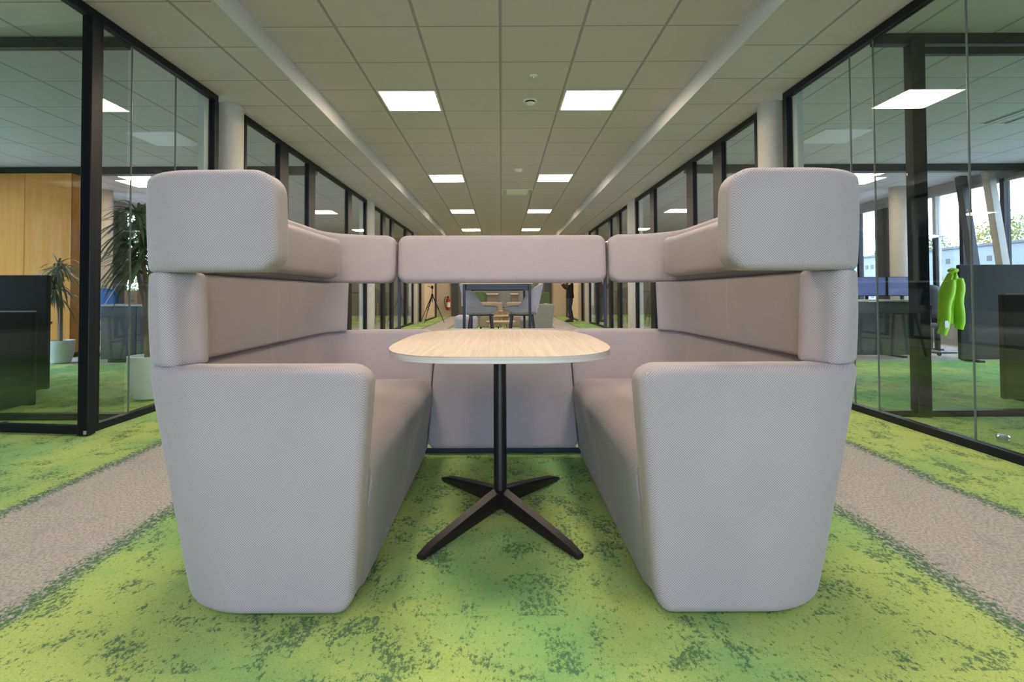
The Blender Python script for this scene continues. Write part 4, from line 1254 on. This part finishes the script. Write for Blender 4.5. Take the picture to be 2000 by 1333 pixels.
# desk lamp with long flat head
fl = thing('office_lamp', (7.28, 8.98, 0), 'slim white flat-headed lamp on a dark pole before the right windows', 'lamp')
MB().box(7.25, 7.31, 8.95, 9.01, 0.02, 1.93).build('pole', M['frame'], fl, bevel=0.004)
MB().box(7.1, 7.46, 8.80, 9.07, 0.0, 0.02).build('base', M['frame'], fl, bevel=0.004)
hd = MB().box(6.92, 7.42, 8.86, 9.10, 1.93, 1.955).build('lamp_head', M['silver'], fl, bevel=0.004)
MB().box(6.93, 7.25, 8.87, 9.09, 1.918, 1.93).build('diffuser', M['lamp_soft'], hd, smooth=False)

# bar stools behind the far glass bays
for s, lb in ((-1, 'dark bar stool behind the far left glass'), (1, 'dark bar stool behind the far right glass')):
    shell_chair('bar_chair', (s*4.12, 17.9, 0), PI/2 + s*0.3, lb, 'dark bar stools behind the far glass', 'dark_grey', 0.86, 'frame', 0.5)
    t = thing('meeting_table', (s*4.9, 18.9, 0), 'tall dark meeting table behind the far %s glass' % ('left' if s < 0 else 'right'), 'table')
    MB().box(s*4.9-0.9, s*4.9+0.9, 18.55, 19.25, 1.05, 1.09).build('tabletop', M['dark_grey'], t, bevel=0.004)
    for xx in (-0.8, 0.8):
        MB().box(s*4.9+xx-0.03, s*4.9+xx+0.03, 18.6, 19.2, 0.0, 1.05).build('leg', M['frame'], t, bevel=0.004)

# ------------------------------------------------------------------ outdoors
struct(MB().box(-80, 80, -60, 90, -3.9, -3.6).build('ground', M['tarmac'], smooth=False), 'grey ground outside the windows', 'ground')
bd = thing('white_building', (30, 24, -3.6), 'long white building with small square windows seen through the right office windows', 'building')
MB().box(24.0, 36.0, 14, 44, -3.6, 3.30).build('wall', M['clad'], bd, smooth=False)
MB().box(23.9, 36.1, 13.9, 44.1, 3.30, 3.42).build('parapet', M['clad_trim'], bd, smooth=False)
for y in [17.0 + k*2.95 for k in range(9)]:
    for dy in (0.0, 0.5):
        for z in (-1.0, -0.1, 0.82, 1.75, 2.67):
            MB().box(23.985, 24.0, y+dy-0.13, y+dy+0.13, z-0.13, z+0.13).build('window', M['clad_window'], bd, smooth=False)

def tree(x, y, h, r, label, mat, seed, n=5200):
    rng = random.Random(seed)
    t = thing('broadleaf_tree', (x, y, -3.6), label, 'tree', 'trees outside the office windows')
    MB().tube([(x, y, -3.6), (x+0.2, y, -3.6+h*0.35), (x, y+0.2, -3.6+h*0.7)], [0.32, 0.24, 0.12], 10).build('trunk', M['bark'], t)
    mb = MB()
    cl = [(Vector((rng.uniform(-1,1)*r*0.75, rng.uniform(-1,1)*r*0.75, rng.uniform(-0.42,0.5)*h*0.62)), rng.uniform(0.3,0.55)*r) for _ in range(16)]
    for i in range(n):
        c, cr = rng.choice(cl)
        d = Vector((rng.gauss(0,1), rng.gauss(0,1), rng.gauss(0,1))).normalized()
        p = Vector((x, y, -3.6+h*0.64)) + c + d*cr*rng.uniform(0.6, 1.0)
        a = Vector((rng.gauss(0,1), rng.gauss(0,1), rng.gauss(0,1))).normalized(); b_ = a.cross(d)
        if b_.length < 0.1: continue
        b_.normalize(); s_ = rng.uniform(0.08, 0.16)
        k = len(mb.v)
        mb.v += [tuple(p-a*s_), tuple(p+b_*s_*0.6), tuple(p+a*s_), tuple(p-b_*s_*0.6)]
        mb.f.append((k, k+1, k+2, k+3))
    mb.build('foliage', M[mat], t, smooth=False)
for i, (x, y, h, r, m_, lb) in enumerate(((46, 34, 12.5, 3.6, 'tree', 'yellowing tree above the white building, tallest of the row'), (44, 42, 11.2, 3.4, 'lime_tree', 'green tree rising behind the far end of the white building'),
                                    (47, 50, 12.0, 3.8, 'tree', 'yellow autumn tree farthest along the row outside the right windows'), (44, 28, 10.8, 3.2, 'lime_tree', 'green tree behind the near end of the white building'),
                                    (45, 58, 11.5, 3.6, 'lime_tree', 'green tree past the far end of the white building'))):
    tree(x, y, h, r, lb, m_, 40+i)
for i, (x, y, h, r, m_, lb) in enumerate(((-26, 26, 10.5, 3.6, 'tree', 'yellow tree outside the left office windows'), (-24, 33, 11.0, 3.6, 'lime_tree', 'green tree outside the left office windows, behind the yellow one'))):
    tree(x, y, h, r, lb, m_, 60+i)
